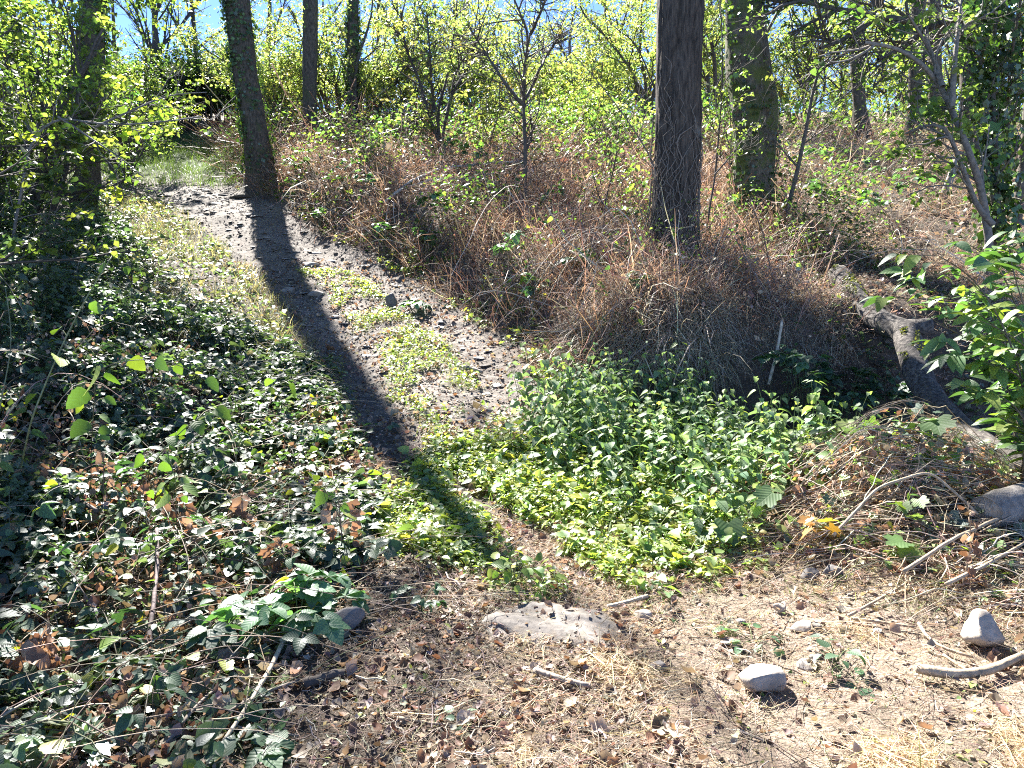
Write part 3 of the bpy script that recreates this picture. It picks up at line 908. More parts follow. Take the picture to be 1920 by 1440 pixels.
# dark hedge closing the track at the far end
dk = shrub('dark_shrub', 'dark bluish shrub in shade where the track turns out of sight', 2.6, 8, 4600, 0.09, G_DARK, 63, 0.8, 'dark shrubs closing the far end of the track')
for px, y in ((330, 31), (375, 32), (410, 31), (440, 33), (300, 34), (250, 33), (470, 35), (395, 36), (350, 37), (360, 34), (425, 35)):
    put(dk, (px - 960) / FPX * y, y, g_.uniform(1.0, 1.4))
for i, (px, y) in enumerate(((455, 37), (500, 38), (545, 37), (590, 39), (640, 38), (690, 40), (480, 33), (560, 33))):
    put(protos[i % 4], (px - 960) / FPX * y, y, g_.uniform(.8, 1.1))

# tall thin trees against the sky at the far left
def far_tree(label, px, y, h, seed, cols=G_YEL, nleaf=1600):
    g = np.random.default_rng(seed); segs = []; anc = []
    x = (px - 960) / FPX * y; z = float(zt(x, y)) - 0.1
    grow(g, (0, 0, 0), (g.normal(0, .05), 0, 1), h, 0.018 * h, 3, segs, anc, (4, 4, 9), 0.05, 0.06, 0.6, 0.42, 1, 0.4)
    t = thing('skyline_tree', label, 'tree', (x, y, z), 'thin trees against the sky')
    obj('trunk', wood_mesh('trunk', segs, M_TWIG, (0.06, 0.05, 0.045), 3, 6), t)
    obj('crown', leaf_cloud('crown', anc, g, nleaf, 0.13, cols, M_LEAF, (L2,), 0.25), t)
    return t


for i, (lab, px, y, h, n) in enumerate((('thin dark tree on the skyline straight above the track bend', 312, 36, 9, 1100), ('thin dark tree on the skyline nearest the leaning ivy clad trunk', 395, 38, 9, 1500),
                                ('thin leafy tree on the skyline between the shaded trunk and the bend', 262, 40, 8, 1500), ('short leaning tree on the skyline right of the track bend', 345, 35, 7, 700),
                                ('leafy tree on the skyline between the ivy clad and straight trunks', 520, 40, 9, 2600), ('leafy tree on the skyline right of the pale veiled trunk', 720, 41, 7, 2600),
                                ('leafy tree on the skyline behind the vase shaped shrub', 850, 43, 6, 2200), ('leafy tree on the skyline behind the furrowed trunk', 1200, 38, 8, 3200),
                                ('leafy tree on the skyline beyond the hillside trunks', 1660, 40, 7, 2600), ('leafy tree on the skyline behind the ivy covered stems', 1860, 38, 8, 3000), ('leafy tree on the skyline behind the mossy trunk', 1500, 42, 6, 2000),
                                ('leafy tree on the skyline behind the shaded trunk', 130, 36, 10, 3000))):
    far_tree(lab, px, y, h, 70 + i, G_YEL if px < 600 else G_PALE, n)


# ------------------------------------------------------------------ fallen log over the ditch
def build_log():
    pts = [(1572, 512, 8.95), (1592, 540, 8.45), (1622, 580, 7.85), (1660, 604, 7.5), (1700, 618, 7.25), (1706, 655, 6.9), (1728, 715, 6.5), (1762, 765, 6.0), (1815, 818, 5.6), (1868, 852, 5.2), (1940, 905, 4.85)]
    A = np.array([at(*p) for p in pts]); A[:, 2] -= 0.02
    R = 0.72 * np.array([26, 27, 28, 30, 33, 31, 31, 34, 38, 42, 47]) * np.array([p[2] for p in pts]) / FPX
    cum = np.concatenate([[0], np.cumsum(np.linalg.norm(np.diff(A, axis=0), axis=1))])
    u = np.linspace(0, cum[-1], 90)
    P = np.stack([np.interp(u, cum, A[:, i]) for i in range(3)], 1)
    k = np.ones(5) / 5
    for i in range(3):
        P[:, i] = np.convolve(np.pad(P[:, i], 2, mode='reflect', reflect_type='odd'), k, 'valid')
    Rr = np.interp(u, cum, R)

    def disp(th, l):
        w_ = sst(0, 0.5, th) * sst(2 * PI, 2 * PI - 0.5, th)
        return 0.16 * (fbm(th * 3 + 3, l * 7, 31, 4) - 0.5) * w_ + 0.2 * (fbm(np.cos(th) + 9, np.sin(th) + l * 1.5 + 9, 32, 3) - 0.5) + 0.10 * np.exp(-((l - 2.6) / 0.1) ** 2) + 0.06 * np.exp(-((l % 0.45 - 0.2) / 0.05) ** 2)
    t = thing('fallen_log', 'long dark crooked fallen log lying down the bank across the ditch', 'log', P[45] * np.array([1, 1, 0]) + np.array([0, 0, P[45][2] - 0.15]))
    b = np.array(t.location)
    m = MB(); m.tube(P - b, Rr, 30, disp=disp)
    obj('trunk', m.mesh('trunk', M_LOGBARK), t)
    c = at(1700, 618, 7.25); m = MB()
    m.tube(np.array([c, c + [0.10, -0.05, 0.03], c + [0.20, -0.09, 0.05]]) - b, [0.105, 0.085, 0.075], 16, disp=lambda th, l: 0.2 * (fbm(th * 2, l * 5, 40, 3) - 0.5))
    obj('broken_stub', m.mesh('broken_stub', M_LOGBARK), t)
    # moss pads on the upper side
    g = np.random.default_rng(5); n = 2600
    i = np.concatenate([g.integers(0, 22, n // 2), g.integers(40, 50, n // 2)]); th = g.normal(0.1, 0.5, n)
    tt = nrm(np.gradient(P, axis=0))[i]; upv = nrm(np.array([0, 0, 1.0]) - tt * tt[:, 2:3]); sd_ = np.cross(tt, upv)
    dv = upv * np.cos(th)[:, None] + sd_ * np.sin(th)[:, None]
    kp = fbm(i * 0.3, th * 2 + 4, 44, 3) > 0.55
    Q = P[i] + dv * Rr[i][:, None] * 1.02
    mo = obj('moss', smesh('moss', [scatter(*L2, (Q - b)[kp], frames(rnd_dirs(n, g) + dv, dv)[kp], g.uniform(0.012, 0.03, n)[kp], pick([(0.16, 0.17, 0.03), (0.10, 0.12, 0.03)], int(kp.sum()), .2, g))], M_WEED), t); mo['kind'] = 'stuff'
    # short sawn piece at the right edge
    a, c = at(1848, 962, 4.05), at(1985, 930, 4.3)
    P = np.linspace(a, c, 14); P[:, 2] += 0.02 * np.sin(np.linspace(0, 3, 14))
    t = thing('sawn_log', 'short pale grey log with a sawn end poking out of the dry vines', 'log', P[6] - np.array([0, 0, 0.1])); b = np.array(t.location)
    m = MB(); m.tube(P - b, np.linspace(0.095, 0.115, 14), 24, disp=lambda th, l: 0.10 * (fbm(th * 2.5 + 2, l * 6, 51, 4) - 0.5) + 0.12 * np.exp(-((l - 0.13) / 0.03) ** 2), cap=False)
    obj('trunk', m.mesh('trunk', barkmat('weathered_bark', (0.13, 0.115, 0.10), (0.27, 0.245, 0.215), None, (9, 9, 9))), t)
    d = nrm((a - c)[None])[0]; s1 = nrm(np.cross(d, [0, 0, 1])[None])[0]; s2 = np.cross(s1, d)
    V = [a - b + d * 0.012]; g = np.random.default_rng(3)
    for rr, off in ((0.05, 0.01), (0.097, -0.004)):
        for k in range(24):
            q = k * PI / 12; V.append(a - b + d * (off + g.normal(0, .002)) + (s1 * math.cos(q) + s2 * math.sin(q)) * rr * (1 + 0.04 * math.sin(3 * q)))
    F = [(0, 1 + k, 1 + (k + 1) % 24) for k in range(24)]
    for k in range(24):
        k2 = (k + 1) % 24; F += [(1 + k, 25 + k, 25 + k2), (1 + k, 25 + k2, 1 + k2)]
    obj('sawn_end', mesh('sawn_end', V, F, None, M_WOOD), t)


build_log()


# ------------------------------------------------------------------ stones
def rock_mesh(name, seed, mat, dims, cuts=14, sub=3, rough=0.03):
    g = np.random.default_rng(seed)
    bm = bmesh.new(); bmesh.ops.create_icosphere(bm, subdivisions=sub, radius=1.0)
    V = np.array([v.co for v in bm.verts]); F = np.array([[v.index for v in f.verts] for f in bm.faces]); bm.free()
    for k in range(cuts):
        n = nrm(g.normal(0, 1, (1, 3)) * np.array([1, 1, 0.9]))[0]; d = g.uniform(0.42, 0.74)
        q = V @ n; over = q > d
        V[over] -= (q[over] - d)[:, None] * n
    V = V + rough * (np.stack([fbm(V[:, 1] * 2.3 + V[:, 0] * .7 + 9, V[:, 2] * 2 + V[:, 0] * 1.9 + seed, 60 + i, 4) for i in range(3)], 1) - 0.5) * 2
    V[:, 2] = np.maximum(V[:, 2], -0.75)
    return mesh(name, V * np.array(dims) * 0.5, F, None, mat)


def stone(label, px, row, wpx, asp=(1, 0.8, 0.6), mat=M_STONE, seed=1, sink=0.25, rz=0.0, tilt=0.0, name='stone', cuts=14, sub=3, rough=0.03):
    p = gp(px, row); wd = wpx / FPX * np.linalg.norm(p - EYE) * 1.15
    dims = np.array(asp) * wd
    o = obj(name, rock_mesh(name, seed, mat, dims, cuts, sub, rough))
    o.location = (p[0], p[1], float(zt(p[0], p[1])) + dims[2] * (0.5 - sink)); o.rotation_euler = (tilt, tilt * 0.4, rz)
    return tag(o, label, 'stone')


stone('pale angular block of stone alone on the bare dirt at lower right', 1418, 1288, 90, (1, 0.85, 0.55), M_STONE, 101, 0.2, 0.5, 0.12)
stone('pale wedge shaped stone at the edge of the dry vines', 1832, 1212, 84, (1, 0.8, 0.75), M_STONE, 102, 0.2, 0.9, -0.15)
stone('dark grey stone beside the big leaved bramble plant', 645, 1188, 74, (1, 0.8, 0.85), M_DSTONE, 103, 0.25, 0.2)
stone('large flat slab of grey rock half buried between weeds and litter', 1045, 1178, 285, (1, 0.60, 0.30), M_SLAB, 104, 0.80, -0.35, 0.05, 'rock_slab', 0, 5, 0.22)
stone('pale broken stone with a dark notch above the leafy sprig', 1505, 1182, 46, (1, 0.7, 0.5), M_STONE, 105, 0.25, 0.3)
stone('small dark pale topped stone touching the notched stone', 1530, 1180, 28, (1, 0.8, 0.6), M_DSTONE, 106, 0.2, 1.3)
stone('round cream stone on the straw below the weeds', 1464, 1146, 27, (1, 0.85, 0.8), M_STONE, 107, 0.2, 0.7)
stone('flat grey stone under the left side of the leafy sprig', 1368, 1205, 44, (1, 0.9, 0.3), M_STONE, 108, 0.3, 0.4)
stone('small round pebble between cream stone and leafy sprig', 1388, 1170, 19, (1, 0.9, 0.8), M_STONE, 109, 0.2, 0.1)
stone('flat slate coloured stone left of the dark leaved seedling', 1516, 1250, 44, (1, 0.7, 0.3), M_SLATE, 110, 0.3, 0.1)
stone('thin pale stone lying on top behind the slate coloured stone', 1527, 1236, 28, (1, 0.5, 0.3), M_STONE, 111, 0.1, 0.0)
stone('brown stone at the lower edge of the green weeds', 1086, 1057, 32, (1, 0.85, 0.7), M_DSTONE, 112, 0.2, 0.6)
stone('dark rounded stone at the foot of the vine heap', 1517, 1088, 34, (1, 0.8, 0.9), M_DSTONE, 113, 0.2, 0.6)
stone('dark streaked stone right beside the rounded one at the vine heap', 1560, 1082, 46, (1, 0.7, 0.8), M_DSTONE, 114, 0.25, 0.1)
stone('whitish stone beneath a flat leaf rosette', 1208, 1162, 42, (1, 0.8, 0.45), M_STONE, 115, 0.25, 0.0)
stone('pebble on the dry dirt between two dry sticks', 1646, 1188, 18, (1, 0.9, 0.7), M_STONE, 116, 0.2, 0.3)
stone('dark lumpy stone lying in the straw', 1238, 1258, 44, (1, 0.6, 0.5), M_DSTONE, 117, 0.3, 0.2)
stone('pale stone showing between bramble leaves', 560, 925, 60, (1, 0.8, 0.6), M_STONE, 119, 0.2, 0.4)
stone('small white chip on the dirt below the slate coloured stone', 1545, 1292, 16, (1, 0.7, 0.4), M_STONE, 120, 0.2, 0.3)
stone('small dark pebble on the bare dirt at lower right', 1775, 1358, 14, (1, 0.8, 0.7), M_DSTONE, 121, 0.2, 0.2)
stone('flat pale slate in the track beside the shadow', 578, 500, 36, (1, 0.9, 0.3), M_STONE, 122, 0.3, 0.4)
stone('grey slate in the shaded middle of the track', 543, 548, 34, (1, 0.8, 0.4), M_SLATE, 123, 0.25, 0.9)
stone('wide grey slate right of the shaded one in the track', 592, 556, 40, (1, 0.7, 0.3), M_SLATE, 124, 0.25, 0.2)
stone('dark stone standing at the right edge of the track', 733, 577, 36, (1, 0.7, 0.9), M_DSTONE, 125, 0.2, 0.5)
stone('pale long slate lying along the left rut', 566, 612, 34, (1, 0.35, 0.25), M_STONE, 126, 0.2, -0.9)
stone('stone in the right rut beside the nettles', 950, 805, 22, (1, 0.8, 0.8), M_DSTONE, 127, 0.2, 0.5)
stone('small stone further up the right rut', 918, 775, 16, (1, 0.8, 0.8), M_SLATE, 128, 0.2, 0.5)
stone('pale rock on the far bank under the arching stem', 1420, 520, 30, (1, 0.7, 0.5), M_STONE, 129, 0.2, 0.5)

def litter_on(o, n, seed):
    g = np.random.default_rng(seed); me = o.data; bpy.context.view_layer.update(); W = np.array(o.matrix_world)
    co = np.empty(len(me.vertices) * 3, np.float32); me.vertices.foreach_get('co', co); co = co.reshape(-1, 3) @ W[:3, :3].T + W[:3, 3]
    top = co[co[:, 2] > zt(co[:, 0], co[:, 1]) + .005]
    P = top[g.integers(0, len(top), n)] + np.array([0, 0, .004])
    k = fbm(P[:, 0] * 5, P[:, 1] * 5, 7, 3) > .42; P = P[k]; n = len(P)
    return multi(CU + ST2, P, up_frames(n, .3, g), g.uniform(.008, .028, n) * (1 + 1.5 * (g.random(n) < .12)), pick(BRN_ + [(0.45, 0.38, 0.28)], n, .2, g), g)


BRN_ = [(0.20, 0.145, 0.105), (0.13, 0.095, 0.07), (0.27, 0.205, 0.155)]
tag(obj('dead_leaves', smesh('dead_leaves', litter_on(bpy.data.objects['rock_slab'], 110, 4), M_DRY)), 'bits of dead leaf and straw strewn over the rock slab', 'leaf litter', kind='stuff')

# slates lying on the track: alike and many
SL = [rock_mesh('slate', 200 + i, M_SLATE, (1, g_.uniform(.45, .85), g_.uniform(.08, .17)), 10, 2, 0.05) for i in range(6)]
g = np.random.default_rng(21); n_ = 0
while n_ < 190:
    y = g.uniform(6.5, 19) ** 1.0; s = g.normal(0.1, 0.75)
    if abs(s) > 1.35 or (abs(s) < 0.35 and y < 11): continue
    x = path_x(y) + s; sz = g.uniform(0.06, 0.19) * (0.75 + y / 25)
    o = obj('slate', SL[n_ % 6]); o.location = (x, y, float(zt(x, y)) + 0.012); o.rotation_euler = (g.normal(0.2, .07), g.normal(0, .07), g.uniform(0, 6.3)); o.scale = (sz,) * 3
    tag(o, 'flat grey slate embedded among others in the stony track', 'stone', 'slates paving the stony track'); n_ += 1

# gravel
def field(n, x0, x1, y0, y1, ok, g):
    X = np.zeros(0); Y = np.zeros(0)
    for _ in range(60):
        x = g.uniform(x0, x1, n); y = g.uniform(y0, y1, n)
        k = ok(x, y)
        X = np.concatenate([X, x[k]]); Y = np.concatenate([Y, y[k]])
        if len(X) >= n: break
    return X[:n], Y[:n]


def on_path(x, y, w_=1.3):
    return np.abs(x - path_x(y)) < w_


g = np.random.default_rng(22)
bmx = rock_mesh('chip', 7, None, (1, 0.75, 0.35), 8, 1, 0.05)
cv = np.empty(len(bmx.vertices) * 3, np.float32); bmx.vertices.foreach_get('co', cv); cv = cv.reshape(-1, 3).astype(float)
cf = np.array([p.vertices[:] for p in bmx.polygons])
x, y = field(7000, -9, 2, 5.6, 20, lambda x, y: on_path(x, y, 1.25) & (g.random(x.shape) < np.clip(7 / y, 0, 1)), g)
n = len(x); R = frames(np.stack([np.cos(g.uniform(0, 6.3, n)), np.sin(g.uniform(0, 6.3, n)), g.normal(0, .2, n)], 1), np.stack([g.normal(0, .2, n), g.normal(0, .2, n), np.ones(n)], 1))
o = obj('gravel', smesh('gravel', [scatter(cv, cf, np.stack([x, y, zt(x, y) + 0.005], 1), R, g.uniform(.012, .042, n) * (0.7 + y / 18), pick([(0.22, 0.195, 0.17), (0.18, 0.155, 0.13), (0.27, 0.24, 0.205), (0.19, 0.145, 0.11)], n, .2, g))], tinted('gravel', 0.85, 40, 0.4)))
tag(o, kind='stuff')
x, y = field(900, -2, 4, 1.5, 6, lambda x, y: ~inside(Z_BRAM, x, y), g)
n = len(x); R = frames(rnd_dirs(n, g) * np.array([1, 1, .3]), np.stack([g.normal(0, .3, n), g.normal(0, .3, n), np.ones(n)], 1))
o = obj('gravel', smesh('gravel', [scatter(cv, cf, np.stack([x, y, zt(x, y) + 0.002], 1), R, np.abs(g.normal(.010, .008, n)) + .005, pick([(0.3, 0.26, 0.21), (0.2, 0.16, 0.12)], n, .2, g))], bpy.data.materials['gravel']))
tag(o, kind='stuff')


# ------------------------------------------------------------------ litter, straw
def lay(n, x0, x1, y0, y1, ok, tpls, size, cols, g, mat, tilt=0.35, lift=(0.0, 0.03), jit=0.2, sj=0.35, p=None, pitch=0.15):
    x, y = field(n, x0, x1, y0, y1, ok, g); n = len(x)
    a = g.uniform(0, 2 * PI, n)
    f = np.stack([np.cos(a), np.sin(a), g.normal(0, pitch, n)], 1)
    nn = np.stack([g.normal(0, tilt, n), g.normal(0, tilt, n), np.ones(n)], 1)
    P = np.stack([x, y, zt(x, y) + g.uniform(*lift, n)], 1)
    sz = size(x, y) if callable(size) else size
    return multi(tpls, P, frames(f, nn), sz * np.exp(g.normal(0, sj, n)), pick(cols, n, jit, g, p), g)


BRN = [(0.22, 0.17, 0.13), (0.14, 0.108, 0.083), (0.29, 0.235, 0.185), (0.17, 0.105, 0.07), (0.36, 0.31, 0.25), (0.26, 0.22, 0.185)]
STW = [(0.52, 0.43, 0.31), (0.44, 0.36, 0.26), (0.60, 0.51, 0.38), (0.33, 0.26, 0.19), (0.48, 0.38, 0.24)]
GRY = [(0.30, 0.25, 0.20), (0.20, 0.16, 0.125), (0.38, 0.32, 0.26)]
g = np.random.default_rng(23)
inb = lambda x, y: inside(Z_BRAM, x, y)
parts = lay(11000, -2.5, 4, 1.6, 6.5, lambda x, y: ~inside(Z_DIRT, x, y) | (g.random(x.shape) < .25), CU, 0.036, BRN, g, M_DRY, 0.5)
parts += lay(9000, -4, 0.2, 1.6, 7.0, lambda x, y: inb(x, y), CU, 0.045, BRN, g, M_DRY, 0.5)
parts += lay(4500, -6, 3, 5.5, 13, lambda x, y: np.abs(x - path_x(y) - .3) < 1.8, CU, 0.045, BRN, g, M_DRY, 0.5)
parts += lay(16000, -2.6, 3.4, 1.5, 4.7, lambda x, y: ~inside(Z_DIRT, x, y) | (g.random(x.shape) < .3), CU, 0.018, BRN + [(0.40, 0.34, 0.27), (0.10, 0.07, 0.05)], g, M_DRY, 0.7, (0, .025), sj=.45)
tag(obj('dead_leaves', smesh('dead_leaves', parts, M_DRY)), 'matted brown leaf litter covering the ground', 'leaf litter', kind='stuff')

left_w = lambda x, y: (g.random(x.shape) < .12 + sst(-0.9, 1.0, x + 0.5 * (fbm(x * 2, y * 2, 71, 3) - .5)))
nodirt = lambda x, y: ~inside(Z_DIRT, x, y) | (g.random(x.shape) < 0.35)
parts = lay(34000, -1.6, 3.2, 1.5, 4.6, lambda x, y: left_w(x, y) & nodirt(x, y), ST2 + ST, lambda x, y: g.uniform(.03, .14, len(x)), STW, g, M_STRAW, 0.4, (0.0, 0.035), pitch=.10)
parts += lay(7000, -3.0, 3.6, 1.5, 5.5, lambda x, y: np.ones(x.shape, bool), ST2 + ST, lambda x, y: g.uniform(.06, .22, len(x)), GRY + BRN, g, M_STRAW, 0.4, (0.0, 0.04), pitch=.12)
parts += lay(9000, 0.0, 1.8, 1.5, 3.2, lambda x, y: fbm(x * 1.8, y * 1.8, 72, 3) > .46, BLT, lambda x, y: g.uniform(.06, .20, len(x)), [(0.55, 0.44, 0.27), (0.62, 0.52, 0.35), (0.48, 0.37, 0.22)], g, M_STRAW, 0.5, (0.005, 0.04), pitch=.12)
tag(obj('dry_straw', smesh('dry_straw', parts, M_STRAW)), 'pale straw and dry stalks matted over the foreground', 'straw', kind='stuff')

# bark-like wood chips and grey stalks at the lower left
parts = lay(7500, -2.4, 1.6, 1.5, 4.0, lambda x, y: g.random(x.shape) < .12 + sst(1.2, -.6, x), [stalk_t(3, 0.035, 0.05, 80), stalk_t(3, 0.06, 0.06, 81), stalk_t(4, .022, .06, 82), stalk_t(4, .022, .06, 83)], lambda x, y: g.uniform(.015, .085, len(x)), GRY + [(0.12, 0.095, 0.075), (0.45, 0.4, 0.34)], g, M_TWIG, .3, (0, .03), pitch=.08)
tag(obj('wood_litter', smesh('wood_litter', parts, M_TWIG)), 'broken grey stalks and wood bits littering the ground', 'twigs', kind='stuff')

# single dead leaves one can pick out
DL = []
for i in range(6):
    for c in ((0.24, 0.16, 0.11), (0.30, 0.23, 0.17), (0.38, 0.32, 0.25), (0.19, 0.105, 0.07)):
        T, F = CU[i]
        DL.append(mesh('fallen_leaf', T, F, None, M_DRY, np.tile(c, (len(T), 1)), T))
g = np.random.default_rng(24)
for i in range(150):
    while True:
        x = g.uniform(-1.9, 2.6); y = g.uniform(1.75, 4.4)
        if g.random() < (1.0 if x < 0.8 else 0.3): break
    o = obj('fallen_leaf', DL[g.integers(0, len(DL))]); s = g.uniform(.05, .085)
    o.location = (x, y, float(zt(x, y)) + 0.02); o.scale = (s,) * 3; o.rotation_euler = (g.normal(0, .35), g.normal(0, .35), g.uniform(0, 6.3))
    tag(o, 'curled brown dead leaf lying on the foreground litter', 'fallen leaf', 'curled dead leaves lying on the foreground litter')


# ------------------------------------------------------------------ sticks
def stick(label, pix, wpx, tint, seed=1, lift=0.015, name='stick', cat='stick', lifts=None, k=6, mat=None):
    g = np.random.default_rng(seed)
    A = np.array([gp(a, b) for a, b in pix]); A[:, 2] = zt(A[:, 0], A[:, 1])
    r = wpx / FPX * np.linalg.norm(A.mean(0) - EYE) * 0.5
    A[:, 2] += r + lift
    if lifts: A[:, 2] += np.array(lifts)
    cum = np.concatenate([[0], np.cumsum(np.linalg.norm(np.diff(A, axis=0), axis=1))]); u = np.linspace(0, cum[-1], max(8, int(cum[-1] / .04)))
    Q = np.stack([np.interp(u, cum, A[:, i]) for i in range(3)], 1); Q[1:-1] += g.normal(0, .003, (len(u) - 2, 3))
    k3 = np.array([.25, .5, .25])
    for _ in range(4):
        for i in range(3): Q[1:-1, i] = np.convolve(Q[:, i], k3, 'valid')
    b = Q[len(Q) // 2].copy()
    m = MB(); m.tube(Q - b, np.linspace(r * 1.05, r * .75, len(Q)) * np.exp(g.normal(0, .06, len(Q))), k, tint)
    o = obj(name, m.mesh(name, mat or M_TWIG)); o.location = b
    return tag(o, label, cat)


TAN = (0.36, 0.28, 0.19); PAL = (0.48, 0.41, 0.31); GR = (0.26, 0.22, 0.18); DK = (0.07, 0.055, 0.045)
stick('long straight pale stick pointing down from the big leaved bramble', [(538, 1208), (500, 1290), (420, 1412)], 9, PAL, 1, .03)
stick('short thick cracked stick in the middle of the straw', [(1002, 1272), (1050, 1287), (1106, 1300)], 12, GR, 2)
stick('long curved thick branch on the dirt at the right edge', [(1716, 1272), (1790, 1285), (1862, 1274), (1930, 1240)], 15, TAN, 3, .02, 'branch', 'branch')
stick('thin dry stick rising diagonally into the vine heap', [(1590, 1166), (1640, 1138), (1700, 1102)], 5, TAN, 4, .02)
stick('thin dry stick lying level below the diagonal one', [(1594, 1168), (1650, 1176), (1716, 1186)], 5, TAN, 5)
stick('bowed dry stick in front of the pale wedge shaped stone', [(1722, 1180), (1735, 1212), (1770, 1232), (1822, 1244)], 6, TAN, 6, .02)
stick('short stick end under the bowed dry stick', [(1768, 1238), (1795, 1256), (1822, 1274)], 5, TAN, 7)
stick('pale twig beside the whitish stone and rosette', [(1140, 1148), (1175, 1140), (1214, 1128)], 9, PAL, 8)
stick('rotten dark piece of wood near the dark grey stone', [(570, 1296), (605, 1282), (648, 1272)], 20, (0.10, 0.08, 0.065), 9, .0, 'rotten_branch', 'branch', None, 9)
stick('thin tan stick lying level in the lower litter', [(748, 1358), (800, 1366), (846, 1370)], 6, TAN, 10)
stick('thorny dark stem leaning through the lower bramble', [(268, 1290), (286, 1215), (300, 1130), (300, 1070)], 8, (0.12, 0.09, 0.085), 11, .02, 'bramble_cane', 'stem', [0, .06, .14, .2])
stick('dark bent stem crossing the brown leaves at the left edge', [(-10, 905), (70, 960), (190, 1045)], 9, DK, 12, .25, 'bramble_cane', 'stem')
stick('mossy green stem stub sticking out of the bramble', [(30, 1000), (70, 1040), (112, 1078)], 10, (0.10, 0.12, 0.05), 13, .16, 'bramble_cane', 'stem')
stick('short green stem stub left of the thorny stem', [(196, 1106), (212, 1140), (240, 1160)], 10, (0.11, 0.12, 0.05), 14, .08, 'bramble_cane', 'stem')
stick('long thin straw coloured stem slanting across the lower left corner', [(0, 1380), (90, 1330), (190, 1265)], 4, PAL, 15, .06)
stick('long grey stick in the bottom left litter', [(90, 1440), (140, 1410), (190, 1360)], 9, GR, 16, .02)
stick('slanting grey stick among the lowest leaves', [(310, 1420), (370, 1340), (420, 1300)], 7, GR, 17, .03)
stick('grey stick pointing at the rotten wood', [(430, 1350), (500, 1310), (560, 1290)], 7, GR, 18, .02)
stick('thin dark twig lying near the bottom left stones', [(180, 1290), (290, 1262), (420, 1258)], 5, DK, 19, .03)
stick('weathered stick below the straight pale stick', [(330, 1300), (360, 1330), (460, 1385), (560, 1395)], 6, (0.3, 0.24, 0.19), 20, .02)
stick('short stick at the top of the right rut', [(858, 695), (880, 697), (905, 706)], 8, GR, 21, .02)
stick('thin pale stick fallen beside the right rut', [(790, 728), (800, 745), (812, 758)], 4, PAL, 22, .02)
stick('pale branch lying down the vine heap at the right edge', [(1690, 1120), (1790, 1050), (1930, 985)], 6, TAN, 23, .12)
stick('second pale branch crossing the vine heap at the right edge', [(1770, 1130), (1850, 1090), (1930, 1040)], 6, TAN, 24, .08)
stick('dry vine stem arched over the front of the vine heap', [(1560, 1040), (1640, 980), (1740, 960), (1830, 1000)], 5, TAN, 25, .1, 'dry_vine', 'stem', [0, .1, .14, 0])
stick('pale fallen stem hanging into the ditch hollow', [(1440, 735), (1455, 700), (1462, 672)], 6, PAL, 26, .05, 'stick', 'stick', [.0, .15, .3])
stick('bare grey branch lying on top of the bracken bank', [(720, 420), (770, 380), (830, 352), (900, 345), (985, 340)], 5, (0.4, 0.36, 0.31), 27, .35, 'branch', 'branch')
stick('pale grey branch lower down in the bracken', [(740, 395), (800, 372), (880, 368), (960, 350)], 4, (0.38, 0.34, 0.29), 28, .3, 'branch', 'branch')


# ------------------------------------------------------------------ bramble thicket on the left
def bram_h(x, y):
    s = path_x(np.maximum(y, 4)) - 1.3 - x
    h = 0.10 + 0.20 * sst(0, 1.2, s) + 0.40 * sst(1.2, 3.2, s) + 0.75 * sst(2.2, 4.5, s) * sst(4.5, 7.5, y)
    h = h * (0.15 + 1.6 * fbm(x * 1.3, y * 1.3, 81, 3)) * (0.45 + 0.55 * sst(1.8, 3.6, y))
    gr = np.exp(-((x + 3.4 - 0 * y) / 0.8) ** 2 - ((y - 11.5) / 2.2) ** 2)
    return h * (1 - 0.5 * gr)


BRAM = [(0.085, 0.125, 0.085), (0.105, 0.15, 0.10), (0.125, 0.175, 0.105), (0.06, 0.09, 0.065), (0.14, 0.19, 0.08)]


def trifol(P, F, N, S, C, g, tpls, terminal=1.25):
    """three leaflets at each point"""
    out = []
    F = nrm(F); Rr = nrm(np.cross(F, N)); n = len(P)
    for k, (a, s) in enumerate(((0, terminal), (1.15, 1.0), (-1.15, 1.0))):
        f = F * math.cos(a) + Rr * math.sin(a)
        nn = N + g.normal(0, .22, (n, 3))
        f = f + g.normal(0, .12, (n, 3)); f[:, 2] -= 0.15
        out += multi(tpls, P + nrm(f) * (S * 0.18)[:, None], frames(f, nn), S * s, C * np.exp(g.normal(0, .08, (n, 1))), g)
    return out


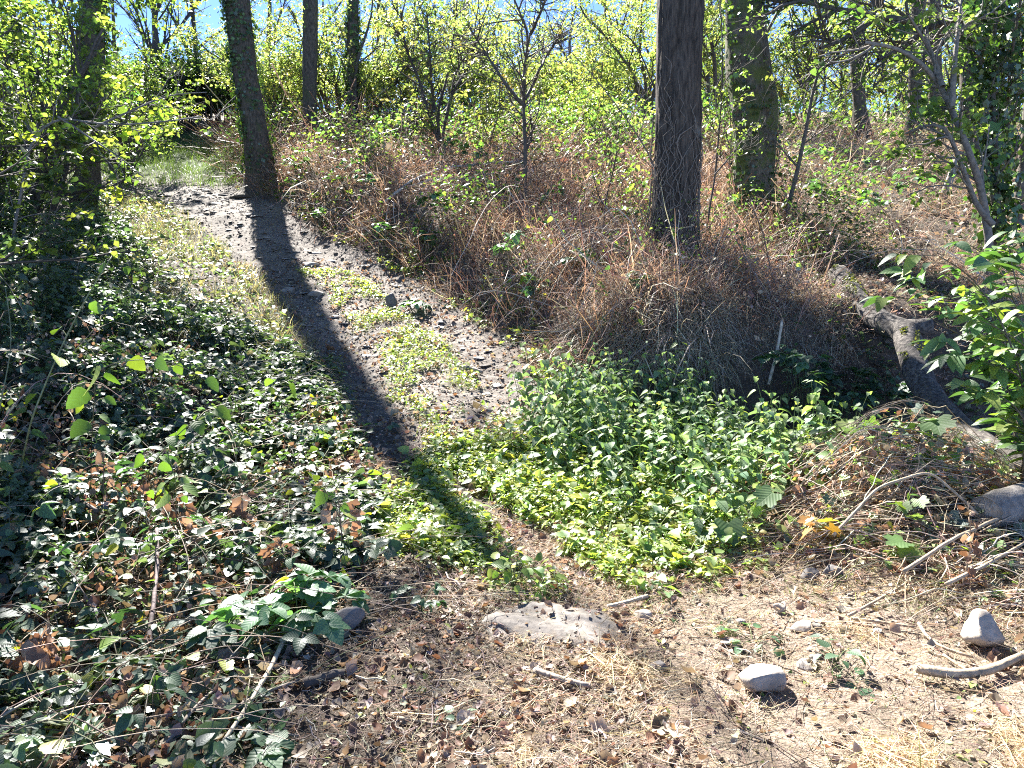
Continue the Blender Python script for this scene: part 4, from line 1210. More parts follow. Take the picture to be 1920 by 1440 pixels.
def bramble():
    g = np.random.default_rng(31)
    parts = []
    # near: shaped leaflets in threes
    for (n, y0, y1, x0, tpl, size) in ((8000, 1.5, 5.0, -4.2, (L3, L3, LSER), 0.042), (11500, 5.0, 8.5, -7.5, (L3,), 0.047), (14000, 8.5, 15, -13, (L2,), 0.062)):
        x, y = field(n, x0, 0.3, y0, y1, lambda x, y: inside(Z_BRAM, x, y) & (g.random(x.shape) < (0.10 + 0.90 * sst(0.42, 0.56, fbm(x * 1.7, y * 1.7, 83, 3))) * (0.10 + 0.90 * sst(2.3, 3.7, y - 0.22 * (x + 1.5)))), g)
        m = len(x); h = bram_h(x, y)
        P = np.stack([x, y, zt(x, y) + 0.03 + h * g.random(m) ** 0.6], 1)
        a = g.uniform(0, 2 * PI, m)
        F = np.stack([np.cos(a), np.sin(a), g.normal(-.1, .3, m)], 1); N = np.stack([g.normal(0, .48, m), g.normal(0, .48, m), np.ones(m)], 1)
        parts += trifol(P, F, N, size * np.exp(g.normal(0, .38, m)), pick(BRAM, m, .2, g), g, tpl)
    # brown withered leaves hanging among them
    x, y = field(4200, -4.5, -0.2, 1.7, 7, lambda x, y: inside(Z_BRAM, x, y) & (fbm(x * 1.1 + 5, y * 1.1, 84, 3) > .47), g)
    m = len(x); P = np.stack([x, y, zt(x, y) + 0.04 + bram_h(x, y) * g.random(m) * 1.1], 1)
    parts_d = multi(CU, P, frames(np.stack([g.normal(0, .5, m), g.normal(0, .5, m), -np.ones(m)], 1), rnd_dirs(m, g)), .040 * np.exp(g.normal(0, .3, m)), pick([(0.20, 0.135, 0.095), (0.26, 0.185, 0.135), (0.14, 0.09, 0.06), (0.32, 0.25, 0.19)], m, .2, g), g)
    # yellowing ones
    x, y = field(260, -4, 0.2, 1.8, 7, lambda x, y: inside(Z_BRAM, x, y), g); m = len(x)
    P = np.stack([x, y, zt(x, y) + 0.05 + bram_h(x, y) * g.uniform(.5, 1.1, m)], 1)
    parts += multi((LSER,), P, up_frames(m, .7, g), .06 * np.exp(g.normal(0, .25, m)), pick([(0.42, 0.40, 0.05), (0.3, 0.34, 0.05), (0.2, 0.28, 0.05)], m, .15, g), g)
    o = obj('bramble_leaves', smesh('bramble_leaves', parts, M_BRAM)); tag(o, 'dense mass of dark bramble leaves left of the track', 'bramble', kind='stuff')
    o = obj('withered_leaves', smesh('withered_leaves', parts_d, M_DRY)); tag(o, 'brown withered leaves hanging in the bramble', 'dead leaves', kind='stuff')
    # tangled canes below
    mb = MB()
    for k in range(900):
        y = g.uniform(1.7, 11) if k % 3 else g.uniform(1.7, 5); x = path_x(max(y, 4)) - 1.2 - g.exponential(1.6)
        if not inside(Z_BRAM, np.array([x]), np.array([y]))[0]: continue
        L = g.uniform(.4, 1.3); a = g.uniform(0, 6.3); h = float(bram_h(np.array(x), np.array(y))) * g.uniform(.5, 1.5) + .03
        t = np.linspace(0, 1, 9)
        px = x + math.cos(a) * L * t + g.normal(0, .03, 9).cumsum() * .5; py = y + math.sin(a) * L * t + g.normal(0, .03, 9).cumsum() * .5
        pz = zt(px, py) + h * np.sin(t * PI * g.uniform(.6, 1.0)) + .01
        mb.tube(np.stack([px, py, pz], 1), np.linspace(1, .5, 9) * g.uniform(.0018, .0042), 3, pick([(0.12, 0.085, 0.07), (0.22, 0.17, 0.12), (0.09, 0.10, 0.05), (0.32, 0.25, 0.18)], 1, .15, g)[0], cap=False)
    o = obj('bramble_canes', mb.mesh('bramble_canes', M_TWIG)); tag(o, 'thin tangled stems under the bramble leaves', 'stems', kind='stuff')


bramble()

# single bramble shoots: cane, and every leaflet of it a part
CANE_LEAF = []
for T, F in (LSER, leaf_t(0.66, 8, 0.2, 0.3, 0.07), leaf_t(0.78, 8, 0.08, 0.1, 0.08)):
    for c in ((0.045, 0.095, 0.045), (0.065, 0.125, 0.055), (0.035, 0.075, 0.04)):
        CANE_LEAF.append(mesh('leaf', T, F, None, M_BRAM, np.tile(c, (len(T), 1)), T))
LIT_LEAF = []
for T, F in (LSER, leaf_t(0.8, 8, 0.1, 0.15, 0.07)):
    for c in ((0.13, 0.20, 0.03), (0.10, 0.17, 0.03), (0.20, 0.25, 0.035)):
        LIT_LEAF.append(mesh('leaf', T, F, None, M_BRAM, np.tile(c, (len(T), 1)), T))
HOP_LEAF = []
for c in ((0.11, 0.17, 0.045), (0.16, 0.21, 0.04), (0.08, 0.14, 0.045), (0.26, 0.25, 0.04)):
    HOP_LEAF.append(mesh('leaf', LHOP[0], LHOP[1], None, M_BRAM, np.tile(c, (len(LHOP[0]), 1)), LHOP[0]))
BROWN_LEAF = []
for i in range(6):
    for c in ((0.27, 0.17, 0.115), (0.34, 0.24, 0.17), (0.21, 0.12, 0.075)):
        BROWN_LEAF.append(mesh('leaf', CU[i][0], CU[i][1], None, M_DRY, np.tile(c, (len(CU[i][0]), 1)), CU[i][0]))


def add_leaf(t, me, p, f, n, s, name='leaf'):
    o = obj(name, me, t, p); R = frames(np.array([f], float), np.array([n], float))[0]
    o.rotation_euler = rot_of(R); o.scale = (s,) * 3
    return o


def cane_plant(name, label, cat, Q, r, nl, size, leaves, g, tint=(0.10, 0.11, 0.06), tri=True, group=None, start=.25, hang=0.3, up=1.0, tw=0.05):
    """an arching stem through Q with leaves along it"""
    Q = np.array(Q, float); b = Q[0].copy()
    cum = np.concatenate([[0], np.cumsum(np.linalg.norm(np.diff(Q, axis=0), axis=1))]); u = np.linspace(0, cum[-1], max(8, int(cum[-1] / .05)))
    P = np.stack([np.interp(u, cum, Q[:, i]) for i in range(3)], 1)
    k3 = np.array([.25, .5, .25])
    for _ in range(6):
        for i in range(3): P[1:-1, i] = np.convolve(P[:, i], k3, 'valid')
    t = thing(name, label, cat, b, group)
    m = MB(); m.tube(P - b, np.linspace(r, r * .4, len(P)), 5, tint)
    tg = nrm(np.gradient(P, axis=0))
    for k in range(nl):
        i = int((start + (1 - start) * (k + g.random() * .5) / nl) * (len(P) - 1)); i = min(i, len(P) - 1)
        sd_ = np.cross(tg[i], [0, 0, 1.0]); sd_ = sd_ / max(np.linalg.norm(sd_), .1) * (1 if k % 2 else -1)
        f = nrm((sd_ + tg[i] * .5 + g.normal(0, .3, 3) + np.array([0, 0, .15]))[None])[0]
        pt = P[i] + f * tw * g.uniform(.6, 1.5)
        m.tube(np.array([P[i], (P[i] + pt) / 2 + [0, 0, .01], pt]) - b, r * .4, 3, tint, cap=False)
        n = np.array([g.normal(0, .35), g.normal(0, .35) - 0.0, up])
        s = size * math.exp(g.normal(0, .22))
        f2 = f.copy(); f2[2] -= hang
        if tri:
            rr = nrm(np.cross(f2, n)[None])[0]
            for a, q in ((0, 1.25), (1.2, 1.0), (-1.2, 1.0)):
                add_leaf(t, leaves[g.integers(len(leaves))], pt + (f2 * math.cos(a) + rr * math.sin(a)) * s * .15 - b, f2 * math.cos(a) + rr * math.sin(a) + g.normal(0, .1, 3), n + g.normal(0, .2, 3), s * q)
        else:
            add_leaf(t, leaves[g.integers(len(leaves))], pt - b, f2 + g.normal(0, .15, 3), n, s)
    obj('stem', m.mesh('stem', M_STEM), t)
    return t


def arch(g, x, y, L, h, a):
    t = np.linspace(0, 1, 8)
    px = x + math.cos(a) * L * t; py = y + math.sin(a) * L * t
    z0 = float(zt(x, y))
    pz = np.maximum(z0 + h * np.sin(np.minimum(t * 2.4, PI * .95)), zt(px, py) + .03)
    pz[0] = z0 - .02
    return np.stack([px, py, pz], 1)


g = np.random.default_rng(33)
k = 0
while k < 62:
    y = g.uniform(2.6, 6.4); x = path_x(max(y, 4)) - g.uniform(1.0, 1.5 + 0.5 * y)
    if not inside(Z_BRAM, np.array([x]), np.array([y]))[0]: continue
    h = float(bram_h(np.array(x), np.array(y))) * 1.15 + .08
    cane_plant('bramble_shoot', 'dark green bramble shoot arching over the low bramble left of the track', 'bramble', arch(g, x, y, g.uniform(.35, .8), h, g.uniform(0, 6.3)), .0035, int(g.integers(4, 8)), .058 * (0.9 + .02 * y), CANE_LEAF, g, (0.10, 0.085, 0.055), group='bramble shoots arching over the low bramble')
    k += 1

# the bright bramble plant beside the dark stone
def bush_plant(name, label, cat, px, row, n, L, h, size, leaves, nl, seed, tri=True, group=None, tint=(0.12, 0.15, 0.06), hang=.25, up=1.0):
    """several stems from one foot: one thing"""
    g = np.random.default_rng(seed); p = gp(px, row); b = np.array([p[0], p[1], float(zt(p[0], p[1])) - .01])
    t = thing(name, label, cat, b, group); m = MB()
    for s in range(n):
        a = 2 * PI * (s + g.uniform(-.3, .3)) / n; l = L * g.uniform(.5, 1.1); hh = h * g.uniform(.6, 1.1)
        u = np.linspace(0, 1, 7)
        P = np.stack([math.cos(a) * l * u ** 1.2, math.sin(a) * l * u ** 1.2, hh * np.sin(u * 1.9) / math.sin(1.57)], 1)
        m.tube(P, np.linspace(.0035, .0015, 7), 4, tint, cap=False)
        for k in range(nl):
            i = min(6, 2 + int(5 * (k + 1) / nl)); f = P[min(i, 6)] - P[i - 1]; f = nrm(f[None])[0]
            sd_ = np.array([-math.sin(a), math.cos(a), 0]) * (1 if k % 2 else -1)
            f = f * (.5 if k < nl - 1 else 1.2) + sd_ * (.9 if k < nl - 1 else .2) + g.normal(0, .2, 3); f[2] -= hang; f = nrm(f[None])[0]
            nn = np.array([g.normal(0, .3), g.normal(0, .3), up]); sz = size * math.exp(g.normal(0, .2)); pt = P[i] + f * .02
            if tri:
                rr = nrm(np.cross(f, nn)[None])[0]
                for q, w_ in ((0, 1.2), (1.2, 1), (-1.2, 1)):
                    add_leaf(t, leaves[g.integers(len(leaves))], pt, f * math.cos(q) + rr * math.sin(q) + g.normal(0, .1, 3), nn + g.normal(0, .15, 3), sz * w_)
            else:
                add_leaf(t, leaves[g.integers(len(leaves))], pt, f, nn, sz)
    obj('stem', m.mesh('stem', M_STEM), t)
    return t


FRESH = [mesh('leaf', LSER[0], LSER[1], None, M_BRAM, np.tile(c, (len(LSER[0]), 1)), LSER[0]) for c in ((0.10, 0.20, 0.10), (0.085, 0.17, 0.085), (0.12, 0.23, 0.11))]
bush_plant('bramble_plant', 'fresh blue green bramble plant with large ribbed leaves left of the dark stone', 'bramble', 560, 1175, 9, .26, .20, .085, FRESH, 3, 41)
bush_plant('bramble_plant', 'lone low bramble sprig with large ribbed leaves at the bottom edge', 'bramble', 465, 1432, 3, .10, .06, .085, CANE_LEAF, 2, 42)
bush_plant('bramble_plant', 'small dark bramble plant on the litter right of the dark stone', 'bramble', 790, 1150, 4, .14, .12, .05, CANE_LEAF, 2, 43)
bush_plant('seedling', 'dark leaved seedling standing alone on the dirt beside the slate coloured stone', 'plant', 1568, 1245, 4, .08, .10, .06, CANE_LEAF, 2, 44, False)
bush_plant('leafy_sprig', 'pale leafy sprig lying between flat grey stone and notched stone', 'plant', 1412, 1205, 5, .11, .05, .062, FRESH, 2, 45, False)
bush_plant('seedling', 'low pale seedling on the dirt below the dark leaved seedling', 'plant', 1602, 1278, 4, .07, .03, .05, FRESH, 2, 46, False)
bush_plant('seedling', 'tiny sprout alone in the straw near the bottom', 'plant', 864, 1362, 4, .04, .04, .036, FRESH, 2, 47, False)
bush_plant('seedling', 'bright yellow green broad leaved plant in front of the rock slab', 'plant', 962, 1108, 6, .10, .17, .06, LIT_LEAF, 2, 48, False)
bush_plant('seedling', 'pair of green leaves right below the pale angular block', 'plant', 1448, 1258, 2, .05, .03, .04, CANE_LEAF, 1, 49, False)
bush_plant('seedling', 'flat leaf rosette over the whitish stone', 'plant', 1232, 1152, 6, .09, .03, .06, FRESH, 1, 50, False)
bush_plant('seedling', 'small bright sprout in the litter below the bramble plant', 'plant', 505, 1290, 3, .05, .05, .04, HOP_LEAF, 1, 57, False)
bush_plant('bramble_plant', 'pale leaved bramble sprig shining in the brown bracken of the bank', 'bramble', 955, 500, 5, .25, .45, .12, FRESH, 3, 51)
bush_plant('hop_plant', 'small broad leaved plant with two pale leaves at the right end of the weeds', 'plant', 1355, 1015, 5, .12, .14, .11, HOP_LEAF, 1, 52, False)

# backlit shoots hanging over the bramble
def wp(px, row, y): return at(px, row, y)


g = np.random.default_rng(35)
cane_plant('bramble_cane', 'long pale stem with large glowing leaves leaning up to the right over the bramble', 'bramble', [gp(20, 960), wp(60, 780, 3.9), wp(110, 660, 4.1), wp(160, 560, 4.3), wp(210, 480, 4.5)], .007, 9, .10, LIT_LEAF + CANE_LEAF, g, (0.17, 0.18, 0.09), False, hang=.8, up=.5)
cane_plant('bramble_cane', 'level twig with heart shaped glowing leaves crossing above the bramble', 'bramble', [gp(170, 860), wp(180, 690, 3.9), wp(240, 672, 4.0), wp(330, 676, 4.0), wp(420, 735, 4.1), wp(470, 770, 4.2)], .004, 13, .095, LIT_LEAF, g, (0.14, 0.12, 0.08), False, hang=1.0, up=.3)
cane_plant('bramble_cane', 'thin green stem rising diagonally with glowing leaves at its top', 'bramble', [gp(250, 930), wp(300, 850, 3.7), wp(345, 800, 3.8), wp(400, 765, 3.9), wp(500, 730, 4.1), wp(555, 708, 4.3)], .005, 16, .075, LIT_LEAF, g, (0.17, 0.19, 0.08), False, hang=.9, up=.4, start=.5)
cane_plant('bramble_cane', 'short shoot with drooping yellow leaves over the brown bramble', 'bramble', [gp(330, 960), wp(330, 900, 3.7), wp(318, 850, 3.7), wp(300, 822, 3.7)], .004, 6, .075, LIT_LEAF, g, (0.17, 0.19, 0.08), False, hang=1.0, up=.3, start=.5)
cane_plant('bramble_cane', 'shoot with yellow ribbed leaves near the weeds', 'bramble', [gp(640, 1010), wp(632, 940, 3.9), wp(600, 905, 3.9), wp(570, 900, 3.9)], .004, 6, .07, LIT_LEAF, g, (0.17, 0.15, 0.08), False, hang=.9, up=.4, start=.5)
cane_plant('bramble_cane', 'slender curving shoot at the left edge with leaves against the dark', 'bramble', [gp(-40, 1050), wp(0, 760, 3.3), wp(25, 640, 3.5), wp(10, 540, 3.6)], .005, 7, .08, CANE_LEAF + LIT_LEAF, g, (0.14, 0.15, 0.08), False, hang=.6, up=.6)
for i, (px, row, px2, row2, lab) in enumerate(((75, 1020, 60, 870, 'withered stalk with hanging brown leaves at the left edge'), (205, 1020, 195, 850, 'withered stalk with brown leaves beside the dark bent stem'),
                                              (255, 1010, 250, 900, 'short withered stalk with pale brown leaves above the thorny stem'), (345, 1030, 320, 930, 'withered stalk with russet leaves left of the middle bramble'),
                                              (395, 1060, 380, 970, 'withered stalk drooping with crumpled brown leaves above the bright bramble plant'), (640, 1060, 634, 935, 'thin upright dry stalk with one triangular rust leaf'),
                                              (60, 1290, 75, 1190, 'low withered plant with brown leaves in the bottom left corner'), (540, 1090, 520, 1010, 'withered stalk behind the bright bramble plant'),
                                              (440, 1010, 455, 920, 'withered stalk with curled leaves in the middle of the bramble'))):
    a = gp(px, row); b_ = wp(px2, row2, a[1] + .05)
    cane_plant('withered_stalk', lab, 'dead plant', [a, (a + b_) / 2 + g.normal(0, .02, 3), b_], .0055, 20, .075, BROWN_LEAF, g, (0.17, 0.11, 0.075), False, hang=1.6, up=.1, start=.3, tw=.05)

# ground ivy at the bottom left
g = np.random.default_rng(36)
IV = [mesh('leaf', LIVY[0], LIVY[1], None, M_IVY, np.tile(c, (len(LIVY[0]), 1)), LIVY[0]) for c in ((0.035, 0.075, 0.03), (0.05, 0.10, 0.04), (0.03, 0.06, 0.028))]
for k in range(16):
    px, row = g.uniform(20, 560), g.uniform(1225, 1430); a = gp(px, row); an = g.uniform(0, 6.3); L = g.uniform(.15, .35)
    t_ = np.linspace(0, 1, 6); Q = np.stack([a[0] + math.cos(an) * L * t_, a[1] + math.sin(an) * L * t_, 0 * t_], 1); Q[:, 2] = zt(Q[:, 0], Q[:, 1]) + .02
    cane_plant('ivy_runner', 'dark lobed ivy runner creeping over the bottom left litter', 'ivy', Q, .0018, int(g.integers(4, 8)), .07, IV, g, (0.08, 0.07, 0.05), False, 'ivy runners creeping over the bottom left litter', 0, .1, 1.0, .03)
x, y = field(900, -3.0, 0.0, 1.5, 3.6, lambda x, y: inside(Z_BRAM, x, y), g); n = len(x)
o = obj('ivy_leaves', smesh('ivy_leaves', [scatter(*LIVY, np.stack([x, y, zt(x, y) + g.uniform(.01, .05, n)], 1), up_frames(n, .35, g), .06 * np.exp(g.normal(0, .25, n)), pick(BRAM, n, .2, g))], M_IVY))
tag(o, 'small ivy leaves over the ground under the bramble', 'ivy', kind='stuff')


# ------------------------------------------------------------------ nettles and weeds
NET_C = [(0.17, 0.25, 0.13), (0.215, 0.30, 0.15), (0.125, 0.195, 0.095), (0.22, 0.30, 0.09)]


def nettle_geo(g, h, size, n_nodes=6):
    """positions of leaves up a stem"""
    out = []; lean = g.normal(0, .12, 2)
    for k in range(n_nodes):
        z = h * (.25 + .75 * k / (n_nodes - 1)); a0 = k * PI / 2 + g.uniform(-.3, .3)
        s = size * (1.0 - .45 * (k / (n_nodes - 1)) ** 2) * (.7 + .3 * min(1, (k + 1) / 2))
        for q in (0, PI):
            a = a0 + q; out.append((np.array([lean[0] * z, lean[1] * z, z]), np.array([math.cos(a), math.sin(a), -.30 + g.normal(0, .2)]), np.array([g.normal(0, .25) , g.normal(0, .25), 1.0]), s * math.exp(g.normal(0, .15))))
    return out, lean


NLEAF = [mesh('leaf', LNET[0], LNET[1], None, M_NET, np.tile(c, (len(LNET[0]), 1)), LNET[0]) for c in NET_C]
g = np.random.default_rng(37); protoN = []
for k in range(7):
    h = g.uniform(.40, .62); lv, lean = nettle_geo(g, h, .105, 6)
    t = thing('nettle', 'tall pale green nettle in the sunlit nettle patch right of the track', 'nettle', (0, 0, 0), 'nettles standing in the patch right of the track')
    m = MB(); m.tube([(0, 0, -.02), (lean[0] * h * .5, lean[1] * h * .5, h * .5), (lean[0] * h, lean[1] * h, h)], [.004, .003, .0015], 4, (0.12, 0.17, 0.07), cap=False); obj('stem', m.mesh('stem', M_STEM), t)
    for p, f, n, s in lv: add_leaf(t, NLEAF[g.integers(4)], p + f * .02, f, n, s)
    protoN.append(t)
ns = []
while len(ns) < 95:
    x = g.uniform(0, 4.2); y = g.uniform(3.9, 7.2)
    if inside(Z_NET, np.array([x + g.normal(0, .22)]), np.array([y + g.normal(0, .2)]))[0]: ns.append((x, y))
for k, (x, y) in enumerate(ns):
    hs = min(1.05, 0.30 + 1.3 * float(fbm(x * 2.1, y * 2.1, 91, 2))) * (0.75 + .35 * float(sst(4.2, 5.4, y)))
    if k < 7:
        protoN[k].location = (x, y, float(zt(x, y))); protoN[k].scale = (hs,) * 3; protoN[k].rotation_euler = (0, 0, g.uniform(0, 6.3))
    else:
        dup(protoN[k % 7], (x, y, float(zt(x, y))), g.uniform(0, 6.3), hs)
P = []; F = []; N = []; S = []; mb = MB()
x, y = field(420, 0, 4.6, 3.9, 7.2, lambda x, y: inside(Z_NET, x + g.normal(0, .28, x.shape), y + g.normal(0, .24, x.shape)), g)
for X, Y in zip(x, y):
    h = g.uniform(.18, .50) * (.7 + .4 * float(sst(4.2, 5.4, Y))); z = float(zt(X, Y)); lv, lean = nettle_geo(g, h, .095, 4)
    mb.tube(np.array([(0, 0, 0), (lean[0] * h, lean[1] * h, h)]) + [X, Y, z], [.003, .0015], 3, (0.10, 0.15, 0.06), cap=False)
    for p, f, n, s in lv: P.append(p + [X, Y, z]); F.append(f); N.append(n); S.append(s)
P = np.array(P)
o = obj('nettle_leaves', smesh('nettle_leaves', multi((L3N, L3), P, frames(np.array(F), np.array(N)), np.array(S), pick(NET_C, len(P), .2, g), g), M_NET)); tag(o, 'low nettle leaves filling the patch', 'nettles', kind='stuff')
o = obj('nettle_stems', mb.mesh('nettle_stems', M_STEM)); tag(o, 'thin stems of the low nettles', 'stems', kind='stuff')


def herbs(n, ok, box, hmax, size, cols, g, tpls, per=7):
    x, y = field(n, *box, ok, g); n = len(x)
    hh = hmax * (0.35 + .9 * fbm(x * 2.2, y * 2.2, 92, 3)) * g.uniform(.5, 1.1, n)
    P = np.repeat(np.stack([x, y, zt(x, y)], 1), per, 0); m = len(P)
    a = g.uniform(0, 2 * PI, m); r = g.uniform(.005, .06, m)
    P[:, 0] += np.cos(a) * r; P[:, 1] += np.sin(a) * r; P[:, 2] += np.repeat(hh, per) * g.random(m) ** .7 + .005
    f = np.stack([np.cos(a), np.sin(a), g.normal(.0, .45, m)], 1); nn = np.stack([g.normal(0, .45, m), g.normal(0, .45, m), np.ones(m)], 1)
    return multi(tpls, P, frames(f, nn), size * np.exp(g.normal(0, .35, m)), pick(cols, m, .2, g), g)


WD = [(0.25, 0.33, 0.09), (0.31, 0.38, 0.11), (0.18, 0.27, 0.08), (0.38, 0.40, 0.10), (0.17, 0.26, 0.11)]
wmask = lambda x, y: inside(Z_WEED, x + g.normal(0, .12, x.shape), y + g.normal(0, .12, x.shape)) & (g.random(x.shape) < sst(.34, .5, fbm(x * 1.8, y * 1.8, 93, 3)) + .12) & ~((np.abs(x - np.interp(y, [3.5, 4.2, 5.2], [.42, .12, -.4])) < .13) & (y < 5.4))
parts = herbs(3400, wmask, (-1.6, 2.2, 3.4, 6.6), .12, .026, WD, g, (L2, L3, L3N), 8)
parts += herbs(420, lambda x, y: inside(Z_NET, x + g.normal(0, .25, x.shape), y + g.normal(0, .25, x.shape)), (-.4, 4.2, 3.9, 6.6), .3, .04, WD + NET_C, g, (L3, L3N), 8)
parts += herbs(700, wmask, (-1.6, 2.2, 3.4, 6.6), .16, .055, WD, g, (L3, LNET), 5)
strip = lambda x, y: (np.abs(x - path_x(y) - .05) < .42 * (0.6 + .8 * fbm(x * 2, y * 2, 94, 3))) & (fbm(x * 1.5 + 7, y * 1.5, 95, 3) > .36)
parts += herbs(800, strip, (-3.5, 1, 5.2, 12.5), .10, .032, WD, g, (L2, L3), 8)
parts += herbs(420, lambda x, y: np.abs(x - path_x(y) + 1.25) < .4, (-3.5, 0, 4.6, 8.5), .10, .04, WD[2:] + BRAM, g, (L2, L3), 7)
parts += herbs(260, lambda x, y: (np.abs(x - path_x(y) - 1.5) < .35) & (fbm(x * 1.5, y * 1.5, 96, 2) > .5), (-7, 2, 6, 19), .12, .06, WD, g, (L2,), 8)
parts += herbs(120, lambda x, y: ~inside(Z_BRAM, x, y) & (g.random(x.shape) < .4), (-1, 3.2, 2.2, 3.9), .03, .022, WD, g, (L2,), 4)
o = obj('weeds', smesh('weeds', parts, M_WEED)); tag(o, 'bright green weeds carpeting the foot of the track', 'weeds', kind='stuff')

WEEDP = []
for k in range(5):
    t = thing('weed_plant', 'small bright weed rising above the green carpet at the foot of the track', 'weed', (0, 0, 0), 'small weeds rising from the green carpet'); m = MB(); h = g.uniform(.10, .18)
    m.tube([(0, 0, -.01), (.01, 0, h)], [.003, .0012], 4, (0.16, 0.2, 0.07), cap=False); obj('stem', m.mesh('stem', M_STEM), t)
    for q in range(9):
        a = q * 2.4; z = h * (.2 + .8 * q / 8); add_leaf(t, (LIT_LEAF + NLEAF)[g.integers(10)], (math.cos(a) * .01, math.sin(a) * .01, z), (math.cos(a), math.sin(a), g.normal(0, .25)), (g.normal(0, .3), g.normal(0, .3), 1), .055 * (1.1 - .5 * q / 8))
    WEEDP.append(t)
k = 0
while k < 60:
    x = g.uniform(-1.4, 2.0); y = g.uniform(3.5, 6.3)
    if not wmask(np.array([x]), np.array([y]))[0]: continue
    s = g.uniform(.6, 1.25); loc = (x, y, float(zt(x, y))); rz = g.uniform(0, 6.3)
    if k < 5: WEEDP[k].location = loc; WEEDP[k].rotation_euler = (0, 0, rz); WEEDP[k].scale = (s,) * 3
    else: dup(WEEDP[k % 5], loc, rz, s)
    k += 1


g = np.random.default_rng(64)
for px, row, L_, h_ in ((690, 400, .35, .7), (830, 430, .35, .6), (905, 345, .4, .7), (740, 310, .5, .8), (1095, 520, .2, .35), (640, 370, .4, .7), (560, 350, .4, .7), (1000, 570, .2, .35), (860, 330, .4, .7), (720, 480, .25, .5), (800, 480, .25, .45), (1180, 450, .25, .5),
                        (1030, 420, .3, .6), (950, 400, .3, .6), (1360, 440, .3, .5), (1540, 400, .3, .5), (1640, 420, .3, .5), (1600, 360, .4, .6), (1700, 390, .3, .6), (1520, 340, .4, .7), (600, 430, .2, .4), (780, 590, .15, .2), (1200, 560, .15, .3)):
    bush_plant('bramble_sprig', 'green bramble sprig growing up through the dry stems of the bank', 'bramble', px, row, 4, L_, h_, .10, CANE_LEAF + LIT_LEAF[:2] + FRESH, 3, int(px), True, 'bramble sprigs growing through the dry bank')
parts = herbs(420, lambda x, y: (x - path_x(y) < -1.3) & (x - path_x(y) > -3.6), (-12, -1, 8, 17.5), .45, .06, BRAM + [(0.3, 0.25, 0.18)], g, (L2, L3), 9)
o = obj('weeds', smesh('weeds', parts, M_WEED)); tag(o, 'taller mixed weeds along the left verge of the track', 'weeds', kind='stuff')


# ------------------------------------------------------------------ grasses
def tufts(n, ok, box, per, length, cols, g, tpls, spread=.05, lean=.55, droop=0.0):
    x, y = field(n, *box, ok, g)
    P = np.repeat(np.stack([x, y, zt(x, y)], 1), per, 0); m = len(P)
    P[:, 0] += g.normal(0, spread, m); P[:, 1] += g.normal(0, spread, m); P[:, 2] = zt(P[:, 0], P[:, 1]) - .01
    a = g.uniform(0, 2 * PI, m)
    f = np.stack([np.cos(a) * lean * g.random(m) * 1.6, np.sin(a) * lean * g.random(m) * 1.6, np.ones(m) - droop], 1)
    nn = np.stack([-np.cos(a), -np.sin(a), np.full(m, .6)], 1)
    L = length(P[:, 0], P[:, 1]) if callable(length) else length
    return multi(tpls, P, frames(f, nn), L * np.exp(g.normal(0, .3, m)), pick(cols, m, .18, g), g)


GR_G = [(0.12, 0.19, 0.05), (0.17, 0.23, 0.07), (0.22, 0.25, 0.09), (0.09, 0.15, 0.05)]
GR_D = [(0.36, 0.31, 0.21), (0.28, 0.24, 0.16), (0.42, 0.37, 0.27), (0.22, 0.22, 0.13)]
g = np.random.default_rng(38)
parts = tufts(150, strip, (-3.2, 1, 5.2, 10), 34, .09, GR_G + GR_D[:1], g, BL)
parts += tufts(240, wmask, (-1.6, 2.2, 3.4, 6.6), 20, .11, GR_G, g, BL)
lside = lambda x, y: (x - path_x(y) < -1.15) & (x - path_x(y) > -3.9 + .05 * y) & (fbm(x, y, 97, 2) > .3)
parts += tufts(700, lambda x, y: lside(x, y) & (g.random(x.shape) < sst(.36, .55, fbm(x * 1.6, y * 1.6, 111, 3)) + .1), (-12, -1, 7.8, 17.5), 22, .18, [(0.26, 0.235, 0.18), (0.18, 0.17, 0.12), (0.34, 0.30, 0.235), (0.10, 0.125, 0.065), (0.075, 0.095, 0.05)], g, BL3, .09)
parts += tufts(420, lambda x, y: (np.abs(x - path_x(y)) < 3.0), (-16, -6, 19.5, 30), 40, .22, GR_G[:1] + GR_G[3:] + [(0.10, 0.15, 0.06)], g, BL3, .25)
parts += tufts(16, lambda x, y: ~inside(Z_BRAM, x, y) & (x > .9), (.8, 2.6, 2.0, 3.9), 24, .09, GR_G + GR_D, g, BL, .03, .8)
parts += tufts(90, lambda x, y: fbm(x * 2, y * 2, 98, 2) > .45, (.2, 3.2, 3.3, 4.3), 14, .09, GR_D + GR_G, g, BL, .05, .9)
o = obj('grass', smesh('grass', parts, M_GRASS)); tag(o, 'tufts of short green and straw coloured grass along the track', 'grass', kind='stuff')


